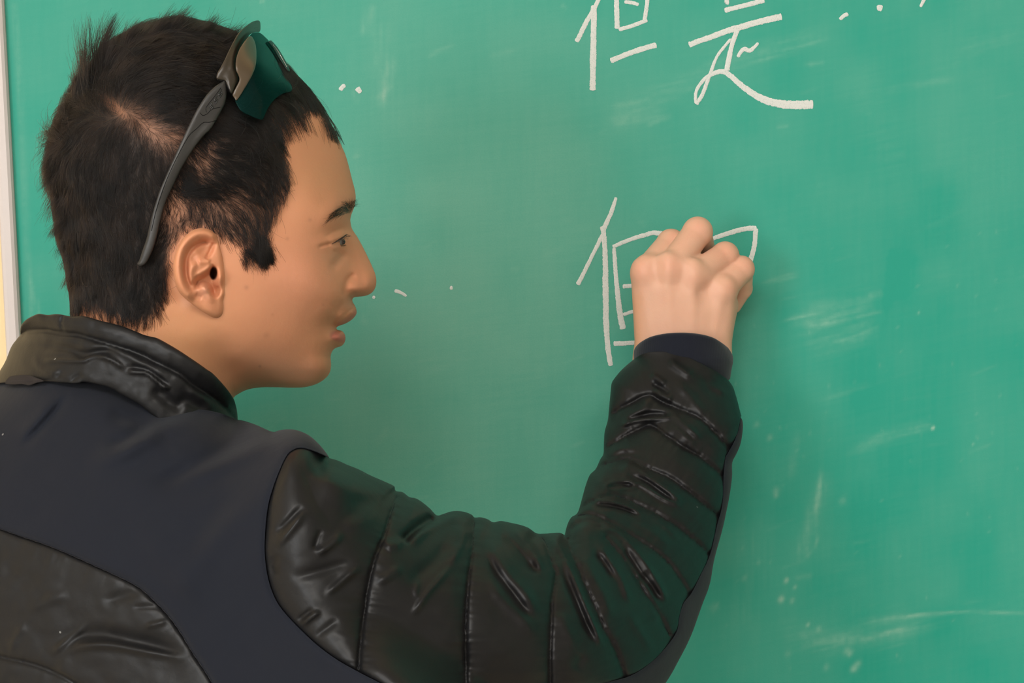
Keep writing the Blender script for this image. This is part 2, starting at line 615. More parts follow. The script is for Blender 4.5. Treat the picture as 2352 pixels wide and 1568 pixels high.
# chalk writing: raised, crumbly ribbons of chalk
m_chalk, nt, b = mat('white_chalk', (0.66, 0.66, 0.60), 0.9, 0.1)
n1 = nnoise(nt, 1400, 3, 0.7)
nbump(nt, b, n1.outputs['Fac'], 0.0003, 0.8)
c = nmix(nt, nramp(nt, n1.outputs['Fac'], [(0.30, (0, 0, 0)), (0.46, (1, 1, 1))]).outputs['Color'], (0.38, 0.47, 0.41), (0.64, 0.645, 0.605))
nt.links.new(c, b.inputs['Base Color'])
edge = nattr(nt, 'edge')
n2 = nnoise(nt, 1100, 2, 0.6)
al = nmath(nt, 'GREATER_THAN', nmath(nt, 'ADD', edge, nmath(nt, 'MULTIPLY', n2.outputs['Fac'], 0.9)), 0.62)
nt.links.new(al, b.inputs['Alpha'])


def chalk(pts, w, parent, w1=None, wm=None, seed=[0]):
    seed[0] += 1
    pl = sm(pts, 2.2)
    n = len(pl)
    t = np.gradient(pl, axis=0)
    t /= np.maximum(np.hypot(t[:, 0], t[:, 1]), 1e-9)[:, None]
    nr = np.c_[-t[:, 1], t[:, 0]]
    u = np.linspace(0, 1, n)
    ww = w + ((w1 if w1 is not None else w) - w) * u
    if wm is not None: ww = ww + wm * np.sin(np.pi * u)
    s = np.arange(n) * 2.2
    jl = vnoise(np.c_[s, s * 0 + seed[0] * 7.7], 5, 1) * 0.09 + vnoise(np.c_[s, s * 0 + seed[0] * 3.1], 26, 2) * 0.10
    jr = vnoise(np.c_[s, s * 0 + seed[0] * 5.3], 5, 4) * 0.09 + vnoise(np.c_[s, s * 0 + seed[0] * 2.9], 26, 6) * 0.10
    endt = np.minimum(1, 0.55 + np.minimum(s, s[::-1]) / 6.0)
    K = 7
    V = []; E = []
    for k in range(K):
        a = -1 + 2 * k / (K - 1)
        off = a * ww * 0.57 * endt * (1 + np.where(a < 0, jl, jr) * abs(a))
        q = pl + nr * off[:, None]
        h = 0.0001 + 0.00035 * math.sqrt(max(0, 1 - a * a * 0.96))
        V.append(P(q[:, 0], q[:, 1], np.full(n, BOARD_D - h)))
        E.append((1 - abs(a) ** 2.2) * np.minimum(1, np.minimum(s, s[::-1]) / 4 + 0.15))
    V = np.vstack(V); E = np.concatenate(E)
    F = []
    for k in range(K - 1):
        i = np.arange(n - 1)
        F += np.c_[k * n + i, k * n + i + 1, (k + 1) * n + i + 1, (k + 1) * n + i].tolist()
    return mesh('chalk_stroke', V, F, m_chalk, parent, attrs={'edge': E})


def char(at, label, strokes):
    q = board_pt(np.array([at[0]]), np.array([at[1]]))[0]
    e = thing('chalk_character', q, parent=board)
    e['label'] = label
    for s in strokes:
        chalk(s[0], s[1], e, *(s[2:]))


char((1420, 200), 'white chalk character cut by the top edge, left of two', [
    ([(1392, -60), (1374, 0), (1350, 45), (1324, 96)], 8, 11), ([(1364, 12), (1363, 90), (1361.5, 208)], 13),
    ([(1415, -60), (1416, 0), (1418, 66)], 11), ([(1434, 4), (1450, 6), (1467, 11)], 8), ([(1492, -60), (1487, 0), (1480, 49)], 9),
    ([(1421, 68), (1450, 60), (1487, 46)], 9), ([(1402, 140), (1452, 120), (1508, 103)], 12)])
char((1730, 240), 'white chalk character with a long sweeping foot at top', [
    ([(1670, -70), (1669, 0), (1668, 7)], 10), ([(1762, -70), (1756, -8)], 9), ([(1664, 24), (1705, 14), (1756, 1)], 11),
    ([(1582, 103), (1630, 86), (1686, 66), (1745, 50), (1796, 38)], 12, 14), ([(1697, 60), (1681, 104), (1669, 162)], 10, 12),
    ([(1679, 89), (1648, 128), (1630, 173), (1613, 218), (1598, 239)], 6, 9),
    ([(1598, 238), (1599, 211), (1613, 187), (1634, 171), (1658, 164), (1677, 173), (1709, 201), (1756, 229), (1803, 240), (1868, 240)], 6, 20),
    ([(1694, 131), (1708, 113), (1723, 116), (1742, 98)], 7, 6, 3)])
char((1400, 840), 'white chalk character half hidden by the writing fist', [
    ([(1415, 453), (1402, 492), (1385, 528)], 7, 12), ([(1384, 538), (1356, 596), (1327, 654)], 8, 10),
    ([(1383.5, 519), (1389, 567), (1391, 649), (1392, 718), (1395, 787), (1403, 840)], 10, 10, 3),
    ([(1410, 569), (1416, 649), (1424, 718), (1431, 756)], 8, 14), ([(1407, 567), (1445, 551), (1494, 536), (1513, 536), (1540, 540)], 8, 12),
    ([(1430, 658), (1455, 656), (1510, 652)], 9), ([(1431, 723), (1454, 715), (1510, 700)], 7, 10), ([(1409, 789), (1461, 787), (1530, 785)], 10)])
char((1735, 600), 'white chalk box corner drawn just right of the fist', [
    ([(1600, 560), (1634, 549), (1678, 534), (1713, 525), (1738, 524)], 9, 11), ([(1736, 524), (1733, 562), (1722, 604)], 10, 11)])
for lab, pts, w, w1 in (
        ('pair of short chalk ticks above the forehead', [(782, 208), (786, 200), (793, 195)], 10, 9),
        (None, [(820, 201), (824, 207), (829, 213)], 13, 9),
        ('curved chalk dash right of the nose', [(906, 667), (919, 671), (934, 680)], 8, 6),
        ('tiny chalk dot between face and writing', [(1033, 661), (1040, 661)], 9, 8),
        ('tiny chalk dot under the nose tip', [(856, 680), (861, 685)], 8, 7),
        ('slanted chalk tick near the top right', [(1929, 45), (1937, 37), (1948, 31)], 8, 9),
        ('round chalk dot near the top right', [(2014, 19), (2021, 18), (2027, 20)], 13, 14),
        ('chalk comma cut by the top edge', [(2126, -8), (2120, 4), (2114, 16)], 9, 6)):
    o = chalk(pts, w, board, w1)
    o.name = 'chalk_mark'
    if lab: o['label'] = lab


# ================================================================== the person
def P1(px, py, d):
    return P(np.array([px], float), np.array([py], float), np.array([d], float))[0]


pb = P1(420, 1900, 1.6)
person = thing('person', (pb[0], pb[1], pb[2]), 'young man in black quilted jacket writing on the board with raised fist', 'person')

HD, HS = 1.50, 3840.0            # head centre distance, pixels per metre there


def hw(p): return (p[:, 0] - 450) * 0.20


sil_face = [(783, 331), (794, 357), (801.5, 383), (809, 413), (815.5, 438), (817, 456), (814, 474), (808, 490), (805, 502), (805.3, 511), (809, 526),
            (819.5, 542), (832, 564), (844.4, 589), (856, 614), (862.5, 631), (864.5, 645), (862.5, 659), (855, 671), (842, 678.5), (826, 681), (814, 682.5),
            (809.5, 687), (810.5, 694), (815.8, 702.5), (819, 713), (817.5, 723), (808, 734), (793, 743), (779, 748), (773, 752), (775, 757), (785, 759.5), (791.5, 767),
            (793.5, 777), (791, 787), (784, 794.5), (771, 799), (763.5, 806), (759.5, 819), (760.5, 838), (757.5, 855), (747, 869), (728, 881), (702, 888.5),
            (672, 890), (629, 889), (598, 889.5), (570, 894), (550, 903), (536, 914), (520, 945), (508, 990), (500, 1040)]
sil_back = [(170, 1040), (165, 900), (162, 800), (164, 730), (161, 670), (150, 600), (137, 530), (127, 450), (122, 370), (137, 290), (172, 210), (228, 135),
            (300, 80), (390, 54), (480, 62), (570, 98), (640, 142), (695, 196), (738, 250), (766, 296)]
HEAD_SIL = np.vstack([sm(sil_back, 9), sm(sil_face, 3.0)])
HEAD_C = HEAD_SIL

fG = tps([(330, 330, 272), (200, 300, 235), (450, 150, 235), (600, 200, 225), (700, 260, 195), (250, 550, 235), (450, 450, 272), (560, 450, 262),
          (620, 350, 250), (730, 400, 200), (765, 470, 180), (690, 520, 226), (620, 600, 262), (700, 620, 222), (560, 720, 248), (650, 740, 212),
          (600, 820, 205), (700, 820, 145), (740, 860, 100), (470, 620, 270), (400, 750, 218), (500, 850, 190), (520, 900, 172), (350, 760, 215),
          (230, 700, 210), (300, 850, 200), (450, 950, 165), (300, 940, 150), (840, 600, 34), (825, 590, 48), (800, 600, 76), (778, 600, 120), (755, 620, 170), (740, 660, 190),
          (805, 715, 62), (778, 725, 118), (783, 775, 58), (762, 772, 100), (740, 765, 132), (745, 820, 118), (715, 780, 158), (735, 800, 138), (740, 710, 172), (785, 490, 150), (806, 495, 90), (796, 530, 96),
          (770, 540, 150), (856, 650, 34), (830, 655, 62), (800, 655, 92), (775, 675, 150), (640, 890, 160), (320, 1020, 110), (200, 1000, 110), (450, 1020, 120)])
fR = tps([(330, 330, 230), (200, 300, 190), (600, 200, 190), (740, 380, 150), (795, 440, 90), (800, 500, 36), (830, 580, 26), (860, 650, 26),
          (830, 680, 16), (815, 715, 22), (790, 780, 22), (762, 830, 55), (740, 870, 90), (735, 790, 70), (650, 880, 150), (560, 890, 150), (520, 930, 120),
          (250, 700, 180), (170, 600, 190), (300, 900, 150), (450, 150, 210), (650, 700, 120), (500, 600, 200)])


def head_raw(p):
    d = pdist(p, HEAD_SIL)[0]
    G = np.clip(fG(p), 24, 290); R = np.clip(fR(p), 14, 260)
    return G * prof(d / R), d


_gx = np.arange(90, 900, 3.0); _gy = np.arange(30, 1060, 3.0)
_g = np.stack(np.meshgrid(_gx, _gy), -1).reshape(-1, 2)
_gi = inside(_g, np.vstack([HEAD_SIL]))
_h2 = np.zeros(len(_g)); _dd = np.zeros(len(_g))
_hs = head_raw(_g[_gi]); _h2[_gi] = _hs[0] ** 2; _dd[_gi] = _hs[1]
_dd[~_gi] = -pdist(_g[~_gi], HEAD_SIL)[0]
# outside the outline the squared height carries on negative, so it interpolates cleanly at the edge
_h2[~_gi] = 2 * _dd[~_gi] * (210.0 ** 2) / 190.0
_H2 = _h2.reshape(len(_gy), len(_gx)); _DD = _dd.reshape(_H2.shape)


def blur(A, s):
    k = np.exp(-0.5 * (np.arange(-3 * s, 3 * s + 1) / s) ** 2); k /= k.sum(); r_ = 3 * s
    A = np.pad(A, r_, mode='edge')
    A = sum(k[i] * A[:, i:A.shape[1] - 2 * r_ + i] for i in range(len(k)))
    return sum(k[i] * A[i:A.shape[0] - 2 * r_ + i] for i in range(len(k)))


def gl(A, p):
    u = np.clip((p[:, 0] - 90) / 3.0, 0, len(_gx) - 1.001); v = np.clip((p[:, 1] - 30) / 3.0, 0, len(_gy) - 1.001)
    i = u.astype(int); j = v.astype(int); a = u - i; b_ = v - j
    return (A[j, i] * (1 - a) + A[j, i + 1] * a) * (1 - b_) + (A[j + 1, i] * (1 - a) + A[j + 1, i + 1] * a) * b_


_HR = np.sqrt(np.maximum(_H2, 0))
_B1 = blur(_HR, 4); _B2 = blur(_HR, 8)


def head_smooth(p):
    H, d = head_raw(p)
    k1 = sstep(14, 40, d); k2 = sstep(34, 80, d)
    H = H * (1 - k1) + gl(_B1, p) * k1
    return H * (1 - k2) + gl(_B2, p) * k2, d


CONCHA = sm([(489, 606), (476, 618), (460, 628), (446, 639), (440, 652), (446, 664), (456, 663), (466, 657), (475, 662), (484, 678), (496, 684), (503, 674), (503, 656), (499, 640), (499, 618)], 3, True)


def concha_sd(p):
    d = pdist(p, CONCHA, True)[0]
    return np.where(inside(p, CONCHA), d, -d)


def canal_r(p): return np.sqrt(((p[:, 0] - 491) / 7.2) ** 2 + ((p[:, 1] - 627) / 13.5) ** 2)


@once
def head_H(p):
    H, d = head_smooth(p)
    k = sstep(0, 12, d)
    f = np.zeros(len(p))
    # brow ridge, socket, lids
    f += ridge(p, [(715, 512), (745, 496), (770, 484), (800, 470), (824, 460)], 24, 7, 0.35)
    f += bump(p, (776, 530), (36, 15), -15, -18)
    f += bump(p, (762, 545), (34, 16), 10, -15)
    f += ridge(p, [(728, 569), (745, 564), (765, 558)], 3.2, -6.5, 0.3, 5)
    f += ridge(p, [(742, 546), (765, 534), (793, 520)], 5, -3, 0.3)
    f += ridge(p, [(752, 557), (775, 546), (796, 530)], 6, 4, 0.25)
    f += ridge(p, [(756, 571), (772, 567), (790, 563)], 7, 5, 0.3)
    f += ridge(p, [(793, 572), (784, 590), (772, 606), (756, 622)], 12, -11, 0.3)
    # cheek
    f += bump(p, (720, 640), (70, 55), 16, 20)
    f += bump(p, (758, 660), (30, 38), 6, 20)
    # nose wing and its groove
    f += bump(p, (818, 660), (22, 17), 20, 0)
    f += ridge(p, [(822, 628), (808, 634), (798, 645), (793, 660), (794, 676), (802, 684)], 7, -11, 0.25, 11)
    f += bump(p, (848, 650), (16, 20), 6, 0)
    f += ridge(p, [(806, 682), (818, 679), (832, 678)], 4, -12, 0.2)
    # smile crease and the hollow behind the mouth corner
    f += ridge(p, [(790, 684), (782, 700), (772, 722), (762, 744), (757, 765)], 17, -8, 0.3, 9)
    f += ridge(p, [(780, 750), (768, 753), (759, 757)], 5, -9, 0.25)
    # lips
    f += ridge(p, [(815, 716), (800, 731), (782, 743)], 9, 6, 0.2)
    f += ridge(p, [(818, 703), (804, 712), (788, 728), (776, 742)], 3, -2.0, 0.2)
    f += ridge(p, [(790, 778), (778, 772), (768, 764)], 9, 9, 0.2)
    f += ridge(p, [(788, 797), (772, 797), (752, 790)], 9, -7, 0.35)
    # chin, jaw
    f += bump(p, (735, 842), (26, 26), 9, 0)
    f += ridge(p, [(520, 740), (545, 800), (590, 850), (650, 876), (700, 876)], 44, 6, 0.35)
    f += ridge(p, [(515, 750), (505, 800), (520, 850), (560, 885)], 40, -9, 0.35)
    f += bump(p, (640, 470), (50, 60), -6, 0)
    f += ridge(p, [(330, 760), (400, 850), (470, 930)], 30, 7, 0.3)
    # ear canal hollow and neck behind the ear
    f += ridge(p, [(395, 600), (400, 660), (440, 705)], 16, -10, 0.3)
    f -= 34 * sstep(-3, 10, concha_sd(p)) + 62 * sstep(1.2, 0.85, canal_r(p))
    f += 0.5 * vnoise(p, 40, 2)
    return H + f * k


def wf(p): return hw(p) - head_H(p)


HEAD_POLY = np.vstack([HEAD_SIL])
Vh, Fh, pxh, isf = relief(HEAD_POLY, 7.0, lambda p: HD + (hw(p) - head_H(p)) / HS, lambda p: HD + (hw(p) + head_smooth(p)[0]) / HS,
                          refine=[(520, 440, 880, 900, 3.2), (715, 440, 880, 800, 2.0), (430, 595, 515, 695, 3.0)])


def skin_col(p, ear=False):
    n = len(p)
    c = np.tile(np.array([0.590, 0.262, 0.138]), (n, 1))

    def mixin(k, col):
        nonlocal c
        k = np.clip(k, 0, 1)[:, None]
        c = c * (1 - k) + np.array(col) * k
    mixin(bump(p, (690, 630), (90, 80), 0.45), (0.63, 0.27, 0.165))
    mixin(bump(p, (835, 655), (34, 30), 0.5), (0.60, 0.235, 0.135))
    mixin(bump(p, (790, 480), (40, 30), 0.35), (0.58, 0.255, 0.16))
    mixin(bump(p, (400, 790), (130, 110), 0.6), (0.60, 0.30, 0.135))
    mixin(bump(p, (700, 410), (90, 80), 0.4), (0.60, 0.30, 0.15))
    mixin(bump(p, (775, 590), (24, 20), 0.35), (0.42, 0.25, 0.15))
    mixin((0.5 + 0.5 * vnoise(p, 14, 21)) * 0.18, (0.58, 0.24, 0.13))
    # lips
    up = ridge(p, [(822, 716), (804, 733), (782, 747)], 11, 1.0, 0.0)
    lo = ridge(p, [(796, 778), (782, 776), (768, 770)], 15, 1.0, 0.0)
    mixin(sstep(0.35, 0.8, up) * 0.75, (0.50, 0.17, 0.115))
    mixin(sstep(0.40, 0.85, lo) * 0.85, (0.44, 0.135, 0.10))
    # shaved beard shade on lip and jaw
    mixin(bump(p, (800, 700), (26, 14), 0.25) + bump(p, (640, 850), (110, 40), 0.22, 10), (0.40, 0.24, 0.16))
    for x, y, r, a in ((597, 841, 3, .6), (566, 660, 5, .35), (660, 548, 4, .3), (712, 505, 4, .3), (626, 722, 3, .25), (742, 700, 3, .2), (612, 770, 7, .2)):
        mixin(bump(p, (x, y), (r, r), a), (0.22, 0.10, 0.06))
    return c


HAIRLINE = sm([(775, 300), (760, 268), (742, 246), (716, 234), (688, 234), (656, 242), (632, 262), (624, 290), (636, 322), (655, 360), (664, 400), (662, 435), (650, 465),
               (634, 498), (618, 530), (612, 560), (604, 585), (588, 590), (566, 574), (540, 560), (515, 548), (495, 535), (470, 526), (440, 526), (412, 545), (394, 580),
               (390, 625), (388, 665), (372, 705), (345, 735), (300, 742), (250, 728), (205, 712), (150, 706), (60, 640), (40, 300), (150, 60), (400, 20), (640, 80), (760, 220)], 8, True)


def hairmask(p):
    d = pdist(p, HAIRLINE, True)[0]
    s = np.where(inside(p, HAIRLINE), d, -d)
    return s


THIN = [((352, 302), (78, 30), 38), ((270, 250), (48, 12), 42), ((392, 315), (46, 24), 10), ((464, 368), (32, 64), 22), ((425, 430), (22, 40), 20), ((400, 480), (28, 40), 10)]


def thinness(p):
    t = np.zeros(len(p))
    for c, s, a in THIN:
        t = np.maximum(t, bump(p, c, s, 0.78 if c[0] > 400 else 1.0, a))
    return t


sk = skin_col(pxh)
dk = sstep(1.3, 0.95, canal_r(pxh))[:, None] * 0.97  # shade inside the ear canal painted into the skin colour
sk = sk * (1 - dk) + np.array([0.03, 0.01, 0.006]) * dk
hm = hairmask(pxh)
cov = sstep(-3, 16, hm + 5 * vnoise(pxh, 9, 31))
thin = thinness(pxh)
side = sstep(400, 470, pxh[:, 1]) * sstep(365, 400, pxh[:, 0]) * 0.5
cov = cov * (1 - 0.38 * np.clip(thin, 0, 1)) * (1 - side * 0.55)
scalp = np.array([0.045, 0.030, 0.022])
sk = sk * (1 - cov[:, None]) + scalp * cov[:, None]

m_skin, nt, b = mat('skin', (0.6, 0.3, 0.17), 0.52, 0.35)
nt.links.new(nattr(nt, 'tint', True), b.inputs['Base Color'])
b.inputs['Subsurface Weight'].default_value = 0.18
b.inputs['Subsurface Radius'].default_value = (1.0, 0.35, 0.18)
b.inputs['Subsurface Scale'].default_value = 0.005
n1 = nnoise(nt, 900, 3, 0.6); n2 = nnoise(nt, 260, 3, 0.6)
b1 = nbump(nt, b, n1.outputs['Fac'], 0.00012, 0.55)
nbump(nt, b, n2.outputs['Fac'], 0.0003, 0.35, b1)

# ------------------------------------------------------------------ ear
EAR = sm([(501, 551), (495, 538), (482, 527.5), (464.5, 523.5), (443.5, 527.8), (424, 543), (409, 565), (401, 587), (397.5, 610), (399, 633), (404.5, 656),
          (414.8, 675), (434, 692.5), (456.8, 709.5), (476, 722), (493, 729.5), (506.5, 727), (514, 717), (515.5, 702), (514, 690), (518, 676), (521, 660), (520, 640), (516, 615), (511, 590), (505, 568)], 3, True)


def ear_h(p):
    """height of the ear's outer side above the base plane, in head pixels"""
    x, y = p[:, 0], p[:, 1]
    e = 7 + 0.42 * (518 - x) - 0.06 * np.maximum(y - 650, 0)
    helix_pts = [(497, 560), (488, 541), (466, 535), (446, 540), (428, 554), (415, 575), (410, 605), (412, 633), (419, 658), (432, 678), (448, 692)]
    f = ridge(p, helix_pts, 12.5, 17, 0.10)
    # scapha hollow just inside the helix
    f += ridge(p, [(489, 557), (470, 555), (452, 562), (437, 574), (428, 592), (426, 615), (430, 640), (440, 661), (449, 671)], 6.5, -18, 0.12)
    # triangular hollow, sharp front side
    f += bump(p, (470, 572), (20, 17), -16, -35)
    f += ridge(p, [(492, 556), (484, 575), (473, 596)], 5, -9, 0.1)
    f += bump(p, (443, 590), (8, 10), -7)
    # antihelix
    f += ridge(p, [(452, 600), (440, 618), (436, 638), (441, 655), (452, 668)], 8, 8, 0.2)
    f += ridge(p, [(452, 602), (462, 600), (474, 600), (486, 600)], 9, 7, 0.25)
    # concha bowl
    d = pdist(p, CONCHA, True)[0]
    sdn = np.where(inside(p, CONCHA), d, -d)
    f -= 33 * sstep(-4, 15, sdn)
    f += ridge(p, [(497, 603), (480, 617), (464, 628), (452, 634)], 6, 6, 0.2)
    # canal
    f -= 44 * sstep(1.1, 0.7, np.sqrt(((x - 490.5) / 8.5) ** 2 + ((y - 627) / 15) ** 2))
    # tragus, antitragus, notch
    f += bump(p, (508, 637), (9, 15), 15, 0)
    f += bump(p, (470, 664), (12, 10), 12, 30)
    f += bump(p, (481, 682), (11, 16), 9, -20)
    f += bump(p, (499, 668), (8, 12), -9, -10)
    f += ridge(p, [(500, 655), (504, 668), (500, 680)], 3.5, -7, 0.2)
    f += bump(p, (507, 676), (8, 8), 8)
    # lobe
    f += bump(p, (488, 708), (22, 18), 7, 30)
    f += ridge(p, [(448, 676), (456, 680), (466, 684)], 6, -4, 0.2)
    return e, f




def ear_base(p): return hw(p) - head_smooth(p)[0]


def ear_front(p):
    d = pdist(p, EAR, True)[0]
    e, f = ear_h(p)
    r = prof(d / 13.0)
    fr = sstep(505, 522, p[:, 0])
    w = ear_base(p) - e + 9 - 9 * r - f * sstep(0, 7, d)
    return HD + (w * (1 - fr) + (ear_base(p) + 2) * fr) / HS


def ear_back(p):
    d = pdist(p, EAR, True)[0]
    e, f = ear_h(p)
    r = prof(d / 12.0)
    deep = 46 * sstep(440, 490, p[:, 0])
    w = ear_base(p) - e + 9 + 9 * r + deep * sstep(0, 25, d)
    fr = sstep(505, 522, p[:, 0])
    w = w * (1 - fr) + (ear_base(p) + 8) * fr
    return np.maximum(HD + w / HS, ear_front(p))


Ve, Fe, pxe, ise = relief(EAR, 2.0, ear_front, ear_back)
ske = skin_col(pxe)
ec = np.array([0.66, 0.285, 0.145])
k = 0.55 * np.ones(len(pxe))[:, None]
ske = ske * (1 - k) + ec * k
inner = sstep(1.15, 0.75, np.sqrt(((pxe[:, 0] - 491) / 8.5) ** 2 + ((pxe[:, 1] - 628) / 16) ** 2))[:, None] * 0.97  # canal shade painted dark on the ear as well
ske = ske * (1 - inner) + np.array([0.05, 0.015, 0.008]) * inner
rd = sstep(0, 20, pdist(pxe, EAR, True)[0])[:, None] * 0.25
ske = ske * (1 - rd) + np.array([0.60, 0.23, 0.13]) * rd
hl = np.array([bump(pxe, (470, 668), (14, 16), 0.5, 20)]).T
ske = ske * (1 - hl) + np.array([0.72, 0.36, 0.24]) * hl


# ------------------------------------------------------------------ hand (implicit surface, polygonised)
def surface_nets(f, lo, hi, h):
    nx, ny, nz = [int(math.ceil((hi[i] - lo[i]) / h)) + 1 for i in range(3)]
    ax = [lo[i] + h * np.arange(n) for i, n in enumerate((nx, ny, nz))]
    g = np.stack(np.meshgrid(*ax, indexing='ij'), -1).reshape(-1, 3)
    v = np.concatenate([f(g[i:i + 400000]) for i in range(0, len(g), 400000)]).reshape(nx, ny, nz)
    s = v < 0
    cs = np.zeros((nx - 1, ny - 1, nz - 1), np.int8)
    for dx in (0, 1):
        for dy in (0, 1):
            for dz in (0, 1):
                cs += s[dx:nx - 1 + dx, dy:ny - 1 + dy, dz:nz - 1 + dz]
    act = (cs > 0) & (cs < 8)
    idx = -np.ones(act.shape, np.int64)
    ijk = np.argwhere(act)
    idx[act] = np.arange(len(ijk))
    acc = np.zeros((len(ijk), 3)); cnt = np.zeros(len(ijk))
    C = [(x, y, z) for x in (0, 1) for y in (0, 1) for z in (0, 1)]
    for a in range(8):
        for bb in range(a + 1, 8):
            if sum(abs(C[a][k] - C[bb][k]) for k in range(3)) != 1: continue
            A = ijk + C[a]; B = ijk + C[bb]
            va = v[A[:, 0], A[:, 1], A[:, 2]]; vb = v[B[:, 0], B[:, 1], B[:, 2]]
            m = (va < 0) != (vb < 0)
            t = np.where(m, va / np.where(m, va - vb, 1), 0)
            q = A + (B - A) * t[:, None]
            acc[m] += q[m]; cnt[m] += 1
    Vx = acc / cnt[:, None] * h + np.array(lo)
    F = []
    for axis in range(3):
        sl = [slice(None)] * 3; sh = [slice(None)] * 3
        sl[axis] = slice(0, -1); sh[axis] = slice(1, None)
        a = s[tuple(sl)]; bb = s[tuple(sh)]
        e = np.argwhere(a != bb)
        u, w = [(1, 2), (2, 0), (0, 1)][axis]
        n = np.array([nx, ny, nz])
        ok = (e[:, u] > 0) & (e[:, w] > 0) & (e[:, u] < n[u] - 1) & (e[:, w] < n[w] - 1)
        e = e[ok]
        sgn = a[tuple(e.T)]
        def cell(du, dw):
            c = e.copy(); c[:, u] -= du; c[:, w] -= dw
            return idx[c[:, 0], c[:, 1], c[:, 2]]
        q = np.c_[cell(1, 1), cell(0, 1), cell(0, 0), cell(1, 0)]
        q[~sgn] = q[~sgn][:, ::-1]
        F.append(q)
    F = np.vstack(F)
    return Vx, F[:, ::-1]          # pixels run downwards, so the winding turns over


def capsule(p, a, b, ra, rb):
    a = np.array(a, float); b = np.array(b, float)
    e = b - a
    t = np.clip(((p - a) @ e) / (e @ e), 0, 1)
    return np.linalg.norm(p - a - t[:, None] * e, axis=1) - (ra + (rb - ra) * t)


def smin(a, b, k):
    h = np.clip(0.5 + 0.5 * (b - a) / k, 0, 1)
    return b * (1 - h) + a * h - k * h * (1 - h)


def ell(p, c, r):
    q = (p - np.array(c)) / np.array(r)
    l = np.linalg.norm(q, axis=1)
    return (l - 1) * min(r)


MCP = [(1488, 626, -32), (1539, 620, -52), (1594, 634, -46), (1655, 668, -18)]
PIP = [(1541, 559, 38), (1602, 532.5, 22), (1665, 587, 28), (1702, 618, 34)]
DIP = [(1560, 606, 112), (1616, 578, 104), (1660, 636, 100), (1703, 662, 84)]
TIP = [(1580, 652, 146), (1606, 632, 148), (1634, 672, 136), (1684, 700, 108)]
MR = [39, 37, 36, 36]; PR = [32, 33.5, 31, 29.5]; DR = [27, 28, 26, 25]; TR = [22, 23, 22, 20]
WR = [(1503, 830, 14, 42), (1545, 832, 2, 47), (1592, 834, 2, 47), (1634, 838, 14, 40)]


def hand_f(p):
    d = None
    for i in range(4):
        x, y, w, r = WR[i]
        c = capsule(p, (x, y, w), (MCP[i][0], MCP[i][1] + 6, MCP[i][2] + 6), r, MR[i])
        d = c if d is None else smin(d, c, 44)
    d = smin(d, capsule(p, (1500, 760, 40), (1492, 660, 30), 40, 36), 24)
    d = smin(d, capsule(p, (1640, 770, 40), (1662, 700, 30), 40, 34), 24)
    d = smin(d, capsule(p, (1520, 960, 16), (1502, 830, 16), 40, 42), 30)
    d = smin(d, capsule(p, (1600, 960, 16), (1630, 830, 16), 48, 44), 30)
    d = smin(d, capsule(p, (1560, 960, 6), (1568, 820, 0), 48, 50), 30)
    # knuckles and tendons
    for (x, y, w, r) in ((1480, 612, -44, 23), (1530, 604, -64, 23), (1588, 616, -60, 21), (1662, 658, -31, 20)):
        d = smin(d, capsule(p, (x, y, w), (x + 3, y - 4, w), r, r - 2), 20)
    for a, b2 in (((1476, 625, -50), (1505, 800, -36)), ((1532, 618, -76), (1548, 800, -42)), ((1592, 632, -70), (1588, 800, -42)), ((1656, 675, -42), (1628, 800, -26))):
        d = smin(d, capsule(p, a, b2, 8, 3), 16)
    # hollows between the knuckles
    for (x, y, w, r) in ((1509, 618, -86, 16), (1565, 640, -98, 18), (1626, 668, -76, 19)):
        d = -smin(-d, ell(p, (x, y, w), (r, r * 1.6, r)), 22)
    for i in range(4):
        fgr = smin(capsule(p, MCP[i], PIP[i], MR[i] - 3, PR[i]), capsule(p, PIP[i], DIP[i], PR[i] - 1, DR[i]), 6)
        fgr = smin(fgr, ell(p, (PIP[i][0] + 1, PIP[i][1] - 0.5, PIP[i][2] - 4), (PR[i] + 0.5, PR[i] + 0.5, PR[i] + 1)), 5)
        fgr = smin(fgr, capsule(p, DIP[i], TIP[i], DR[i], TR[i]), 5)
        # each finger blends into the hand only at its root
        dist = np.linalg.norm(p - np.array(MCP[i]), axis=1)
        kk = np.clip(14 - (dist - 40) * 0.22, 1.5, 14)
        d = smin(d, fgr, kk)
    th = smin(capsule(p, (1506, 770, 60), (1508, 700, 112), 38, 31), capsule(p, (1508, 700, 112), (1578, 676, 152), 29, 22), 10)
    d = smin(d, th, 14)
    return d


def hand_to_world(v, ref=1.745, s=3310.0):
    return P(v[:, 0], v[:, 1], ref + v[:, 2] / s)


Vg, Fg = surface_nets(hand_f, (1425, 480, -130), (1755, 960, 180), 3.0)
# creases over the bent joints and faint grain
nq = vnoise(Vg, 22, 5)
Vw = hand_to_world(Vg)
skh = np.tile(np.array([0.70, 0.405, 0.275]), (len(Vg), 1))


def mixh(k, col):
    global skh
    k = np.clip(k, 0, 1)[:, None]
    skh = skh * (1 - k) + np.array(col) * k


for (x, y), r, a in (((1466, 618), 30, .45), ((1540, 612), 26, .3), ((1603, 520), 28, .35), ((1665, 580), 26, .45), ((1712, 605), 24, .4), ((1545, 545), 26, .25), ((1600, 640), 26, .2), ((1690, 660), 22, .4)):
    mixh(bump(Vg, (x, y), (r, r), a), (0.72, 0.31, 0.20))
mixh(sstep(1490, 1455, Vg[:, 0]) * sstep(640, 700, Vg[:, 1]) * 0.6, (0.72, 0.33, 0.17))
mixh((0.5 + 0.5 * vnoise(Vg, 30, 9)) * 0.18, (0.68, 0.31, 0.20))
mixh((0.5 + 0.5 * vnoise(Vg, 9, 10)) * 0.10, (0.62, 0.30, 0.22))


